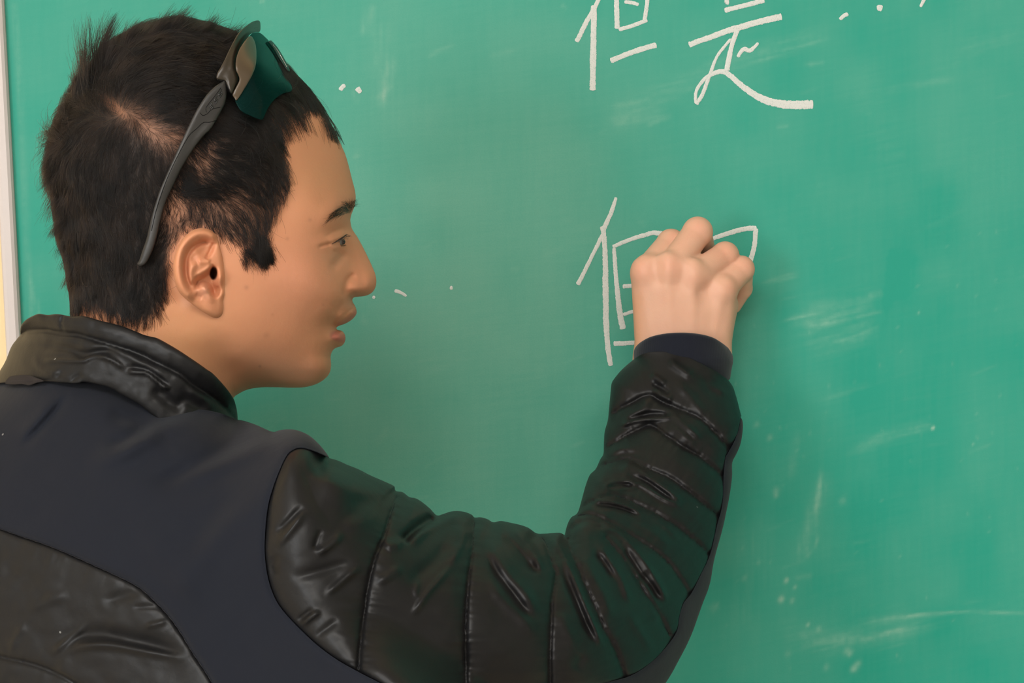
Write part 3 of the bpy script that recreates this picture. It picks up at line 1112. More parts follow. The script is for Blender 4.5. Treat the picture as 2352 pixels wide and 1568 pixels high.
def tube(path, radii, k=16):
    """closed tube through world points"""
    path = np.asarray(path, float)
    V = []; F = []
    n = len(path)
    for i in range(n):
        t = path[min(i + 1, n - 1)] - path[max(i - 1, 0)]
        t /= np.linalg.norm(t)
        a = np.cross(t, [0, 0, 1.0])
        if np.linalg.norm(a) < 0.1: a = np.cross(t, [1.0, 0, 0])
        a /= np.linalg.norm(a); c = np.cross(t, a)
        r = radii[i] if np.ndim(radii) else radii
        th = np.linspace(0, 2 * np.pi, k, endpoint=False)
        V.append(path[i] + r * (np.cos(th)[:, None] * a + np.sin(th)[:, None] * c))
    for i in range(n - 1):
        for j in range(k):
            F.append([i * k + j, i * k + (j + 1) % k, (i + 1) * k + (j + 1) % k, (i + 1) * k + j])
    F += [list(range(k))[::-1], list(range((n - 1) * k, n * k))]
    return np.vstack(V), F


arm = [P1(330, 1040, 1.53), P1(420, 1140, 1.49), P1(640, 1230, 1.44), P1(900, 1420, 1.44), P1(1380, 1470, 1.53), P1(1560, 1180, 1.675), P1(1568, 960, 1.745)]
Va, Fa = tube(arm, [0.02, 0.05, 0.042, 0.040, 0.034, 0.024, 0.022])
tors = [P1(330, 990, 1.53), P1(300, 1150, 1.50), P1(260, 1500, 1.49), P1(240, 1800, 1.49)]
Vt, Ft = tube(tors, [0.02, 0.075, 0.08, 0.08])
allV, allF = join([(Vh, Fh), (Ve, Fe), (Vw, Fg.tolist()), (Va, Fa), (Vt, Ft)])
cols = np.vstack([sk, ske, skh, np.tile([0.6, 0.3, 0.18], (len(Va) + len(Vt), 1))])
mesh('body', allV, allF, m_skin, person, attrs={'tint': cols})

# ------------------------------------------------------------------ eye
m_eye, nt, b = mat('eye', (0.2, 0.2, 0.2), 0.25, 0.4)
dd = nattr(nt, 'iris')
c = nramp(nt, dd, [(0.0, (0.16, 0.16, 0.13)), (0.40, (0.12, 0.12, 0.10)), (0.5, (0.04, 0.035, 0.03)), (0.85, (0.02, 0.015, 0.012)), (1.0, (0.004, 0.004, 0.004))])
nt.links.new(c.outputs['Color'], b.inputs['Base Color'])

# ================================================================== jacket
def cloth(name, base, rough, spec, sheen, bscale, bdist, coat=0.0):
    m, nt, b = mat(name, base, rough, spec)
    b.inputs['Sheen Weight'].default_value = sheen
    b.inputs['Sheen Roughness'].default_value = 0.5
    n1 = nnoise(nt, bscale, 4, 0.6)
    b1 = nbump(nt, b, n1.outputs['Fac'], bdist, 0.6)
    n2 = nnoise(nt, bscale * 9, 2, 0.6)
    nbump(nt, b, n2.outputs['Fac'], bdist * 0.12, 0.5, b1)
    return m, nt, b


m_nylon, nt_n, b_n = cloth('glossy_black_nylon', (0.0085, 0.0083, 0.0088), 0.47, 0.30, 0.0, 60, 0.0006)
m_soft, nt_s, b_s = cloth('navy_black_softshell', (0.0068, 0.0086, 0.0148), 0.85, 0.22, 0.06, 26, 0.0010)
# lint specks on the cloth
for nt_, b_ in ((nt_n, b_n), (nt_s, b_s)):
    v = nt_.nodes.new('ShaderNodeTexVoronoi'); v.inputs['Scale'].default_value = 70
    tc = nt_.nodes.new('ShaderNodeTexCoord'); nt_.links.new(tc.outputs['Object'], v.inputs['Vector'])
    spk = nmath(nt_, 'MULTIPLY', nmath(nt_, 'LESS_THAN', v.outputs['Distance'], 0.05), nmath(nt_, 'GREATER_THAN', nnoise(nt_, 23, 2).outputs['Fac'], 0.58))
    col0 = tuple(b_.inputs['Base Color'].default_value)[:3]
    nt_.links.new(nmix(nt_, nmath(nt_, 'MULTIPLY', spk, 0.45), col0, (0.4, 0.4, 0.38)), b_.inputs['Base Color'])
m_knit, nt, b = mat('navy_rib_knit', (0.0085, 0.0105, 0.018), 0.9, 0.2)
b.inputs['Sheen Weight'].default_value = 0.15
w = nt.nodes.new('ShaderNodeTexWave'); w.inputs['Scale'].default_value = 260
nt.links.new(nmap(nt, (1, 0.3, 0.05)), w.inputs['Vector'])
nbump(nt, b, w.outputs['Fac'], 0.0002, 0.2)
m_thread, nt, b = mat('black_thread', (0.006, 0.006, 0.009), 0.7, 0.3)

jb = P1(300, 1900, 1.6)
jacket = thing('jacket', jb, parent=person)
jacket['label'] = 'black jacket mixing smooth navy softshell with glossy quilted nylon'

SEAM0 = sm([(757, 1052), (722, 1036), (690, 1028), (668, 1036), (655, 1052), (640, 1085), (627, 1120), (616, 1160), (610, 1210), (608, 1260), (611, 1300), (619, 1340),
            (634, 1378), (655, 1408), (690, 1445), (730, 1482), (775, 1515), (830, 1546), (880, 1572), (960, 1620), (1030, 1680)], 6)
NECK = sm([(546, 964), (510, 950), (472, 941.5), (440, 940), (421, 941.5), (383, 948), (357, 955.5), (325, 930), (285, 895), (240, 868), (180, 850), (100, 842), (20, 850), (-60, 872)], 6)
SHO = sm([(546, 964), (560, 966), (590, 976), (625, 991), (640, 988), (656, 986), (672, 986), (690, 990), (712, 1001), (732, 1019), (748, 1038), (757, 1052)], 5)
SILR = np.vstack([SHO, sm([(757, 1052), (860, 1110), (960, 1230), (1040, 1450), (1080, 1700), (1060, 1960)], 12)])
SILL = sm([(-60, 872), (-200, 930), (-330, 1040), (-400, 1200), (-430, 1450), (-440, 1960)], 14)

_tDc = tps([(700, 1000, 1.485), (560, 970, 1.56), (450, 950, 1.575), (300, 900, 1.60), (0, 900, 1.64), (-400, 1200, 1.70), (200, 1300, 1.60), (700, 1300, 1.50), (700, 1900, 1.52), (-300, 1900, 1.68), (200, 1900, 1.60)])
_tG = tps([(700, 1000, 0.055), (640, 1020, 0.085), (560, 1000, 0.075), (450, 960, 0.085), (300, 960, 0.100), (100, 900, 0.095), (0, 900, 0.09), (300, 1100, 0.125), (650, 1150, 0.105), (600, 1400, 0.115), (200, 1400, 0.135), (-200, 1300, 0.12), (200, 1900, 0.13), (650, 1900, 0.12), (-300, 1800, 0.10)])
tDc = lambda p: _tDc(p) * 0.9375
tG = lambda p: _tG(p) * 0.9375
tR = tps([(700, 1000, 70), (600, 990, 60), (546, 964, 40), (750, 1100, 140), (700, 1400, 240), (300, 1100, 260), (-300, 1200, 260), (0, 900, 160), (300, 1900, 260)])


@once
def torso_front(p):
    d = np.minimum(pdist(p, SILR)[0], pdist(p, SILL)[0])
    # right of the shoulder outline (under the sleeve) the body continues flat
    dn = pdist(p, NECK)[0]
    H = tG(p) * prof(d / np.clip(tR(p), 25, 300))
    Dn = tDc(p)
    F = Dn - H + (0.019 + 0.011 * sstep(340, 400, p[:, 0]) + 0.022 * sstep(130, 10, p[:, 0])) * np.exp(-(dn / 42) ** 1.6)
    px = 1 / 3700.0
    h = np.zeros(len(p))
    # creases and soft folds
    h += ridge(p, [(160, 898), (140, 925), (100, 970), (70, 1002), (44, 1030)], 6, -6, 0.35, 12)
    h += ridge(p, [(130, 905), (90, 960), (40, 1010)], 16, 3, 0.3)
    h += ridge(p, [(500, 952), (440, 958), (380, 978), (330, 1008), (270, 1040), (190, 1075)], 26, 12, 0.35)
    h += ridge(p, [(372, 962), (330, 985), (285, 1012), (235, 1035)], 16, -9, 0.35)
    h += ridge(p, [(345, 975), (290, 960), (240, 945)], 18, -5, 0.35)
    h += ridge(p, [(668, 998), (610, 1018), (540, 1046), (460, 1082), (380, 1110)], 24, 10, 0.35)
    h += ridge(p, [(612, 996), (560, 1015), (500, 1046), (430, 1080), (330, 1120)], 20, -9, 0.35)
    h += ridge(p, [(640, 1100), (560, 1170), (470, 1260), (400, 1380)], 40, 6, 0.35)
    h += ridge(p, [(560, 1120), (480, 1200), (420, 1300)], 30, -5, 0.35)
    h += ridge(p, [(300, 1180), (400, 1300), (470, 1420)], 35, 4, 0.35)
    h *= 2.6
    h += 2.2 * vnoise(p, 120, 3) + 0.9 * vnoise(p, 45, 4)
    return F - h * px


@once
def torso_yoke(p):
    F = torso_front(p)
    ds = pdist(p, SEAM0)[0]; dq = pdist(p, QSEAM)[0]
    return F + (7 * np.exp(-(ds / 7) ** 2) + 9 * np.exp(-(dq / 7) ** 2)) / 3700


def torso_back(p):
    d = np.minimum(pdist(p, SILR)[0], pdist(p, SILL)[0])
    return tDc(p) + tG(p) * 0.9 * prof(d / np.clip(tR(p), 25, 300))


QSEAM = sm([(-440, 1120), (-200, 1155), (-60, 1192), (0, 1214), (53, 1232.6), (106.6, 1251), (160, 1272.6), (213, 1296.6), (266.5, 1321), (320, 1349), (360, 1384.5), (386.5, 1413), (413, 1449), (440, 1494), (466, 1533), (492, 1580), (520, 1680), (540, 1960)], 6)
yoke_c = np.vstack([SHO, SEAM0[1:], [[1010, 1700], [960, 1960], [540, 1960]], QSEAM[::-1], [[-440, 1119]], SILL[(SILL[:, 1] < 1115)][::-1], NECK[::-1][1:-1]])
V, F, px_, _ = relief(yoke_c, 8.0, torso_yoke, lambda p: np.maximum(torso_back(p), torso_yoke(p)), refine=[(-10, 880, 620, 1580, 6.0)], rows=(2, 5, 9))
mesh('softshell_yoke', V, F, m_soft, jacket, label='smooth navy-black softshell back yoke')

# lower left quilted panels
Q2 = sm([(-440, 1400), (-100, 1470), (0, 1507), (50, 1519), (90, 1530), (130, 1547), (165, 1566), (230, 1610), (330, 1680), (430, 1800), (500, 1960)], 6)


def pucker(p, line, seed, reach=26, lam=7.0):
    d, s, g, L = pdist(p, line)
    n = vnoise(np.c_[s / lam, np.sign(g) * 9 + seed * 3.3], 1.0, seed)
    n2 = vnoise(np.c_[s / (lam * 2.6), np.sign(g) * 5 + seed * 1.3], 1.0, seed + 1)
    return d, (0.6 * n * np.exp(-d / reach) + 0.9 * n2 * np.exp(-d / (reach * 2.2)))


def quilt(p, lines, depth=10.0, width=8.0, puff=14.0, reach=42.0, puckers=2.0, seed=0):
    h = np.zeros(len(p)); dm = np.full(len(p), 1e9)
    for i, l in enumerate(lines):
        d, k = pucker(p, l, seed + i * 2)
        dm = np.minimum(dm, d)
        h += puckers * k
        h -= depth * np.exp(-(d / width) ** 2)
    h += puff * (prof(np.clip(dm / reach, 0, 1)) - 1)
    return h


@once
def panel_front(p):
    F = torso_front(p)
    h = quilt(p, [QSEAM, Q2], 5, 6, 9, 40, 1.4, 3)
    # folds of the panel
    h += ridge(p, [(130, 1500), (165, 1466), (230, 1455), (300, 1468), (370, 1488), (440, 1508)], 13, -14, 0.25, 20)
    h += ridge(p, [(205, 1432), (165, 1462), (130, 1492), (112, 1504)], 8, 9, 0.3)
    h += ridge(p, [(140, 1505), (190, 1484), (250, 1481), (330, 1494), (440, 1513)], 9, 12, 0.25)
    h += ridge(p, [(230, 1385), (300, 1365), (330, 1366)], 12, -6, 0.3)
    h += ridge(p, [(300, 1395), (350, 1393), (372, 1398)], 6, -5, 0.3)
    h += ridge(p, [(330, 1440), (360, 1432), (385, 1425)], 6, 7, 0.3)
    h += ridge(p, [(60, 1400), (110, 1380), (160, 1360)], 14, 5, 0.3)
    h += ridge(p, [(20, 1500), (40, 1460), (60, 1430)], 9, 4, 0.3)
    h += ridge(p, [(0, 1300), (40, 1320), (100, 1345)], 18, -5, 0.3)
    h += 3.5 * vnoise(p, 55, 6) + 1.5 * vnoise(p, 24, 7)
    return F - (h - 3) / 3700


pan_c = np.vstack([QSEAM, [[500, 1960], [430, 1962]], [[-440, 1960], [-440, 1500]]])
V, F, px_, _ = relief(pan_c, 8.0, panel_front, lambda p: panel_front(p) + 0.02, refine=[(-10, 1200, 530, 1600, 4.5)], rows=(2, 5, 9))
mesh('quilted_back_panel', V, F, m_nylon, jacket, label='glossy black padded nylon panel across the lower back')

# ------------------------------------------------------------------ sleeve
S_TOP = [(757, 1052), (775, 1057), (800, 1068), (825, 1078), (850, 1091), (880, 1104), (900, 1113), (906, 1117), (909, 1127), (925, 1130), (940, 1141), (955, 1144), (970, 1153), (988, 1168), (1003, 1183),
         (1018, 1180), (1035, 1174.5), (1052, 1173), (1070, 1176), (1084, 1182), (1090, 1188), (1104, 1187.5), (1120, 1192), (1133, 1199), (1150, 1196), (1172, 1200), (1195, 1205),
         (1214, 1212), (1232, 1224), (1252, 1225), (1284, 1223), (1297, 1228.5)]
S_FORE = [(1297, 1228.5), (1303, 1205), (1312, 1188), (1326, 1178), (1334, 1155), (1345, 1115), (1355, 1090), (1368, 1077), (1379, 1054), (1386, 1042), (1387, 1015), (1389, 990), (1396, 965), (1399, 935), (1402, 905), (1405, 880), (1412, 868), (1425, 852), (1440, 838), (1457, 824)]
S_CUFF = [(1457, 824), (1478, 812), (1511, 807), (1545, 810), (1580, 820), (1605, 832), (1640, 850), (1671, 871)]
S_OUT = [(1671, 871), (1683, 887), (1692, 914), (1700, 945), (1706, 970), (1705.5, 993), (1700, 1022), (1690, 1045), (1682, 1062), (1681.5, 1094), (1677, 1130), (1669, 1172), (1659, 1217), (1641, 1283), (1630, 1342),
         (1612, 1391), (1587, 1460), (1558, 1518), (1529, 1568), (1475, 1640), (1390, 1700), (1250, 1740), (1060, 1745)]
cTOP, cFORE, cCUFF, cOUT = sm(S_TOP, 4), sm(S_FORE, 4), sm(S_CUFF, 5), sm(S_OUT, 6)
SLV_SIL = np.vstack([cTOP, cFORE])
PIPE = sm([(1701, 957), (1696, 985), (1687, 1012), (1672, 1040), (1666, 1052), (1662, 1090), (1659, 1157), (1646, 1209), (1631, 1272), (1610, 1318), (1589, 1360), (1570, 1385), (1561, 1412), (1552, 1454), (1511, 1506), (1459, 1546), (1406, 1564), (1340, 1580), (1200, 1640), (1060, 1690)], 6)
SEAMS = [sm(s, 6) for s in (
    [(911, 1129), (908, 1150), (883, 1227), (856, 1297), (840, 1379), (830, 1456), (824, 1534), (820, 1640)],
    [(1090, 1187), (1086, 1249), (1078, 1315), (1071, 1386), (1069, 1458), (1071, 1560), (1075, 1680)],
    [(1235, 1225), (1253, 1246), (1268, 1291), (1276.7, 1321), (1269, 1368), (1265, 1443), (1263, 1518), (1265, 1640)],
    [(1304, 1235), (1317, 1275), (1340, 1333), (1366, 1391), (1391, 1449), (1413, 1489), (1431, 1543), (1440, 1600)],
    [(1391, 1235), (1420, 1268), (1453, 1311.6), (1482, 1359), (1511, 1406), (1538, 1458)],
    [(1315, 1186.6), (1358.7, 1181), (1406, 1203), (1453, 1232), (1503.6, 1264.5), (1540, 1297), (1583, 1362)],
    [(1330, 1166.7), (1373, 1145), (1413, 1137.7), (1467, 1159), (1511, 1181), (1558, 1210), (1600, 1245), (1632, 1275)],
    [(1372, 1070), (1410, 1060), (1445.6, 1054), (1482, 1072.5), (1540, 1098), (1594, 1137.7), (1658, 1190)],
    [(1388, 1030), (1403, 1022), (1442, 997), (1488, 976.5), (1506, 981), (1533.7, 1002), (1568, 1025), (1602.6, 1045), (1660, 1090)],
    [(1396, 955), (1430, 935), (1465, 917), (1492, 907.6), (1520, 921), (1556.7, 937.5), (1602.6, 958), (1637, 985.7), (1673, 1028)])]

sD = tps([(650, 1250, 1.395), (760, 1100, 1.405), (900, 1300, 1.412), (1080, 1450, 1.432), (1250, 1480, 1.462), (1400, 1450, 1.505), (1550, 1450, 1.555), (1300, 1230, 1.525), (1450, 1200, 1.615),
          (1600, 1250, 1.635), (1540, 1000, 1.705), (1570, 830, 1.745), (1680, 950, 1.715), (1400, 1000, 1.70), (1200, 1740, 1.465), (800, 1700, 1.41)])
sG = tps([(700, 1250, 0.085), (900, 1300, 0.078), (1080, 1450, 0.076), (1250, 1450, 0.073), (1400, 1400, 0.066), (1550, 1400, 0.058), (1450, 1200, 0.058), (1540, 1000, 0.053), (1570, 830, 0.041), (1680, 950, 0.046), (1300, 1230, 0.055), (1100, 1700, 0.07)])
sR = tps([(700, 1250, 200), (900, 1250, 200), (1080, 1350, 210), (1250, 1350, 190), (1300, 1240, 90), (1450, 1350, 190), (1500, 1150, 140), (1540, 1000, 140), (1570, 830, 108), (1100, 1740, 200)])


def folds(p):
    h = np.zeros(len(p))
    R = ridge
    # first panel
    h += R(p, [(702, 1168), (676, 1205), (648, 1240), (636, 1262)], 9, 7, 0.3)
    h += R(p, [(700, 1158), (660, 1200), (630, 1228)], 8, -6, 0.3)
    h += R(p, [(790, 1222), (760, 1250), (722, 1276)], 9, 8, 0.3)
    h += R(p, [(740, 1210), (728, 1240), (722, 1268)], 7, -5, 0.3)
    h += R(p, [(832, 1298), (800, 1322), (765, 1352), (745, 1372)], 8, 7, 0.3)
    h += R(p, [(820, 1285), (770, 1300), (700, 1320), (660, 1325)], 12, -5, 0.3)
    h += R(p, [(738, 1402), (712, 1418), (692, 1440)], 7, 7, 0.3)
    h += R(p, [(722, 1398), (700, 1412), (682, 1428)], 6, -5, 0.3)
    h += R(p, [(905, 1140), (860, 1150), (800, 1150)], 16, -4, 0.3)
    h += R(p, [(880, 1180), (820, 1200), (780, 1215)], 16, 4, 0.3)
    h += R(p, [(640, 1270), (625, 1300), (640, 1330)], 10, -4, 0.3)
    h += R(p, [(770, 1062), (745, 1075), (720, 1068)], 9, -5, 0.3)
    h += R(p, [(780, 1420), (740, 1450), (720, 1465)], 8, -4, 0.3)
    # deep pinch behind the second panel's crest
    h += R(p, [(1003, 1186), (985, 1196), (962, 1210), (940, 1228), (924, 1246)], 14, -26, 0.12, 9)
    h += R(p, [(1072, 1180), (1040, 1188), (1000, 1206), (965, 1228), (940, 1252)], 12, 11, 0.2)
    h += R(p, [(1065, 1200), (1062, 1240), (1048, 1272), (1030, 1300)], 9, 7, 0.3)
    h += R(p, [(1040, 1230), (1000, 1285), (960, 1320), (935, 1345)], 16, -9, 0.3)
    h += R(p, [(1044, 1290), (1010, 1330), (980, 1365), (942, 1420)], 7, 8, 0.3)
    h += R(p, [(925, 1258), (905, 1248), (885, 1262)], 12, 8, 0.3)
    h += R(p, [(930, 1300), (895, 1320), (862, 1345)], 11, 6, 0.3)
    h += R(p, [(962, 1330), (955, 1360), (965, 1375)], 6, 3, 0.3)
    # third panel
    h += R(p, [(1122, 1228), (1138, 1268), (1168, 1312), (1205, 1358), (1238, 1412)], 17, 13, 0.22, 12)
    h += R(p, [(1152, 1222), (1182, 1256), (1214, 1292), (1240, 1322)], 8, -13, 0.25)
    h += R(p, [(1170, 1208), (1200, 1236), (1228, 1272), (1247, 1316)], 8, 12, 0.2)
    h += R(p, [(1118, 1262), (1140, 1312), (1182, 1368), (1228, 1428)], 9, -9, 0.25)
    h += R(p, [(1120, 1320), (1150, 1370), (1200, 1420), (1240, 1470)], 14, 6, 0.3)
    # fourth
    h += R(p, [(1256, 1228), (1290, 1262), (1312, 1310), (1336, 1366), (1362, 1432), (1388, 1492)], 9, 13, 0.16, 6)
    h += R(p, [(1290, 1300), (1318, 1370), (1345, 1430), (1372, 1484)], 8, -11, 0.25)
    h += R(p, [(1285, 1400), (1310, 1460), (1330, 1490)], 16, 6, 0.3)
    h += R(p, [(1340, 1500), (1320, 1540)], 12, -4, 0.3)
    # fifth
    h += R(p, [(1336, 1262), (1358, 1310), (1388, 1370), (1410, 1430)], 14, 8, 0.25)
    h += R(p, [(1362, 1250), (1382, 1258), (1404, 1290), (1428, 1330), (1450, 1392)], 9, 12, 0.2)
    h += R(p, [(1358, 1262), (1385, 1290), (1412, 1335)], 7, -10, 0.3)
    h += R(p, [(1440, 1400), (1470, 1450), (1505, 1505)], 10, 5, 0.3)
    # elbow crook
    h += R(p, [(1370, 1212), (1412, 1216), (1450, 1250), (1488, 1300), (1515, 1345), (1535, 1386)], 9, 14, 0.14, 7)
    h += R(p, [(1300, 1226), (1320, 1208), (1352, 1196), (1395, 1208)], 8, -15, 0.2)
    h += R(p, [(1430, 1252), (1468, 1310), (1500, 1352), (1522, 1386)], 6, -11, 0.2)
    h += R(p, [(1478, 1330), (1498, 1380), (1512, 1440)], 12, 6, 0.3)
    h += R(p, [(1352, 1160), (1400, 1163), (1440, 1172), (1478, 1190)], 6, -13, 0.25)
    h += R(p, [(1350, 1150), (1400, 1150), (1450, 1168), (1482, 1188)], 6, 8, 0.2)
    h += R(p, [(1440, 1186), (1500, 1222), (1545, 1262)], 12, 6, 0.3)
    h += R(p, [(1498, 1186), (1530, 1210), (1566, 1246)], 6, 5, 0.3)
    # forearm
    h += R(p, [(1420, 1084), (1450, 1070), (1500, 1102), (1540, 1130), (1570, 1160)], 9, 11, 0.15)
    h += R(p, [(1430, 1090), (1478, 1102), (1520, 1130), (1552, 1154)], 5, -9, 0.2)
    h += R(p, [(1422, 1094), (1470, 1112), (1520, 1142), (1568, 1164)], 5, 8, 0.2)
    h += R(p, [(1382, 1122), (1410, 1106), (1440, 1105), (1468, 1118)], 4, 6, 0.15)
    h += R(p, [(1392, 1120), (1425, 1113), (1455, 1116)], 4, -7, 0.2)
    h += R(p, [(1382, 1122), (1420, 1124), (1466, 1119)], 4, 5, 0.15)
    h += R(p, [(1490, 914), (1474, 940), (1448, 962), (1424, 976)], 10, 7, 0.2)
    h += R(p, [(1434, 968), (1470, 954), (1505, 950), (1545, 956)], 6, -12, 0.18)
    h += R(p, [(1422, 980), (1460, 966), (1505, 962), (1548, 956)], 4.5, 8, 0.12)
    h += R(p, [(1536, 940), (1560, 965), (1590, 990), (1612, 1012)], 7, 8, 0.25)
    h += R(p, [(1540, 975), (1570, 1000), (1600, 1025)], 8, 5, 0.3)
    h += R(p, [(1492, 862), (1510, 868), (1530, 884)], 7, 8, 0.25)
    h += R(p, [(1500, 890), (1518, 906), (1548, 922)], 8, 8, 0.25)
    h += R(p, [(1496, 878), (1520, 892), (1540, 905)], 5, -7, 0.25)
    h += R(p, [(1534, 824), (1555, 842), (1580, 858), (1598, 866)], 10, 9, 0.25)
    h += R(p, [(1548, 872), (1575, 900), (1600, 930), (1622, 958)], 10, 6, 0.3)
    h += R(p, [(1600, 850), (1625, 880), (1655, 920)], 12, -5, 0.3)
    h += R(p, [(1620, 880), (1650, 895), (1675, 905)], 7, 5, 0.3)
    h += R(p, [(1400, 1038), (1430, 1030), (1460, 1040)], 8, 4, 0.3)
    h += R(p, [(1385, 1060), (1440, 1040), (1480, 1050)], 6, -4, 0.3)
    return h


SLV_ALL = np.vstack([cTOP, cFORE])


@once
def sleeve_hull(p):
    d = np.minimum(pdist(p, SLV_ALL)[0], pdist(p, cOUT)[0])
    # where the forearm crosses in front of the upper arm the crook lifts the surface, so it is not thin there
    R = np.clip(sR(p), 60, 230)
    H = sG(p) * prof(d / R)
    F = sD(p) - H
    ds = pdist(p, SEAM0)[0]
    side = np.where(inside(p, np.vstack([SEAM0, [[1030, 1960], [-600, 1960], [-600, 900], [757, 900]]])), 0.0, ds)
    k = sstep(0, 150, side)
    Ft = torso_front(p)
    near = d > 0
    top = sstep(0, 60, d)                       # at the outline both surfaces fall away together
    return F * k + (Ft * top + np.maximum(F, Ft) * (1 - top)) * (1 - k)


@once
def sleeve_front(p):
    F = sleeve_hull(p)
    d = np.minimum(pdist(p, SLV_ALL)[0], pdist(p, cOUT)[0])
    h = quilt(p, SEAMS, 6.5, 5.5, 22.0, 64, 4.2, 11)
    ds = pdist(p, SEAM0)[0]; dp = pdist(p, PIPE)[0]
    h += 12 * (prof(np.clip(ds / 34, 0, 1)) - 1) - 4
    h += 6 * (prof(np.clip(dp / 26, 0, 1)) - 1)
    h += folds(p) * 1.5
    h += 2.4 * vnoise(p, 60, 61) + 0.6 * vnoise(p, 22, 62)
    return F - h * sstep(0, 16, d) / 3500.0


def sleeve_back(p):
    d = np.minimum(pdist(p, SLV_ALL)[0], pdist(p, cOUT)[0])
    R = np.clip(sR(p), 60, 230)
    return np.maximum(sD(p) + sG(p) * prof(d / R), sleeve_front(p))


sl_c = np.vstack([cTOP, cFORE[1:], cCUFF[1:], cOUT[(cOUT[:, 1] < 957)][1:], PIPE, [[1030, 1690]], SEAM0[::-1][:-1]])
V, F, px_, _ = relief(sl_c, 4.2, sleeve_front, sleeve_back, rows=(1.5, 4, 7.5))
mesh('quilted_sleeve', V, F, m_nylon, jacket, label='glossy black quilted nylon sleeve with stitched channels')


@once
def strip_front(p):
    d = pdist(p, cOUT)[0]
    dp = pdist(p, PIPE)[0]
    F = sleeve_hull(p)
    return F + (8 * np.exp(-(dp / 6) ** 2) + 2 - 1.5 * vnoise(p, 30, 5)) * sstep(0, 10, d) / 3500.0


st_c = np.vstack([PIPE, [[1060, 1744]], cOUT[(cOUT[:, 1] > 960)][::-1][1:-1]])
V, F, px_, _ = relief(st_c, 5.0, strip_front, lambda p: np.maximum(sD(p) + sG(p) * prof(pdist(p, cOUT)[0] / np.clip(sR(p), 60, 230)), strip_front(p)), rows=(1.5, 4, 7.5))
mesh('softshell_strip', V, F, m_soft, jacket, label='narrow navy softshell strip along the outer elbow')

for sl, fn in [(s, sleeve_front) for s in SEAMS] + [(QSEAM, torso_yoke), (Q2, panel_front)]:
    q = sl[(sl[:, 1] < 1640) & (sl[:, 0] > -20)]
    q = q[3:-1] if fn is sleeve_front else q
    dpt = fn(q) - 0.0001
    kk = 0.75 + 0.25 * np.sign(np.sin(np.arange(len(q)) * 1.7))
    V, F = tube(P(q[:, 0], q[:, 1], dpt), 0.00042 * kk, 6)
    mesh('stitching', V, F, m_thread, jacket)

# ------------------------------------------------------------------ cuff
CUFF_TOP = sm([(1459, 798), (1467, 789), (1482, 779), (1500, 771.5), (1530, 765.5), (1568, 763.5), (1605, 766.5), (1635, 774), (1655, 785), (1672, 798)], 4)
cuff_c = np.vstack([CUFF_TOP, sm([(1672, 798), (1682, 814), (1684, 829), (1681, 845), (1677, 870)], 4)[1:], sm([(1677, 870), (1640, 890), (1570, 890), (1500, 880), (1458, 850)], 6)[1:], sm([(1458, 850), (1455.5, 822), (1456, 806), (1459, 798)], 4)[1:-1]])
CUFF_L = sm([(1459, 790), (1455.5, 822), (1458, 900)], 4); CUFF_R = sm([(1672, 790), (1682, 814), (1684, 829), (1681, 845), (1672, 900)], 4)


def cuff_front(p):
    d = np.minimum(pdist(p, CUFF_L)[0], pdist(p, CUFF_R)[0])
    dt = pdist(p, CUFF_TOP)[0]
    return 1.745 - 0.0375 * prof(d / 112) + 0.0035 * (1 - prof(np.clip(dt / 9, 0, 1))) + 0.0006 * vnoise(p, 40, 4) + np.maximum(p[:, 1] - 835, 0) * 0.00012


def cuff_back(p):
    d = np.minimum(pdist(p, CUFF_L)[0], pdist(p, CUFF_R)[0])
    return 1.745 + 0.034 * prof(d / 112) + 0.0005


V, F, px_, _ = relief(cuff_c, 4.0, cuff_front, cuff_back, rows=(1.5, 4, 7))
mesh('cuff', V, F, m_knit, jacket, label='navy knit cuff')

# ------------------------------------------------------------------ collar
COL_TOP = sm([(47, 769), (46.5, 757), (50, 745), (58.7, 735), (72, 727), (89, 720.5), (110, 723), (132.6, 721), (166, 726.5), (194, 726), (229.6, 736), (281, 749), (329, 768), (347, 773), (365, 778), (408, 802.5), (454, 833), (475, 848), (490, 858.6), (518, 889), (536, 914.7), (542, 932), (545, 948), (546, 964)], 4)
COL_L = sm([(47, 769), (38, 779.5), (25.5, 797), (13, 828), (0, 851), (-20, 884)], 4)
COL_BOT = sm([(-20, 884), (0, 880), (40, 877), (102, 876), (143, 879), (178.6, 880.5), (196, 877), (250, 890), (281, 907), (316, 926), (347, 950), (357, 957), (400, 1000), (470, 1010), (546, 990), (546, 964)], 5)
ROLL_L = sm([(44, 771), (60, 763), (76.5, 760), (102, 759.5), (143, 765.5), (178.6, 769), (222, 781), (268, 795), (319, 812.6), (357, 830.5), (408, 856), (446, 884), (485, 909.6), (515, 935), (535, 958)], 5)
cC = tps([(50, 760, 1.519), (300, 850, 1.50), (540, 950, 1.495), (0, 870, 1.523)])


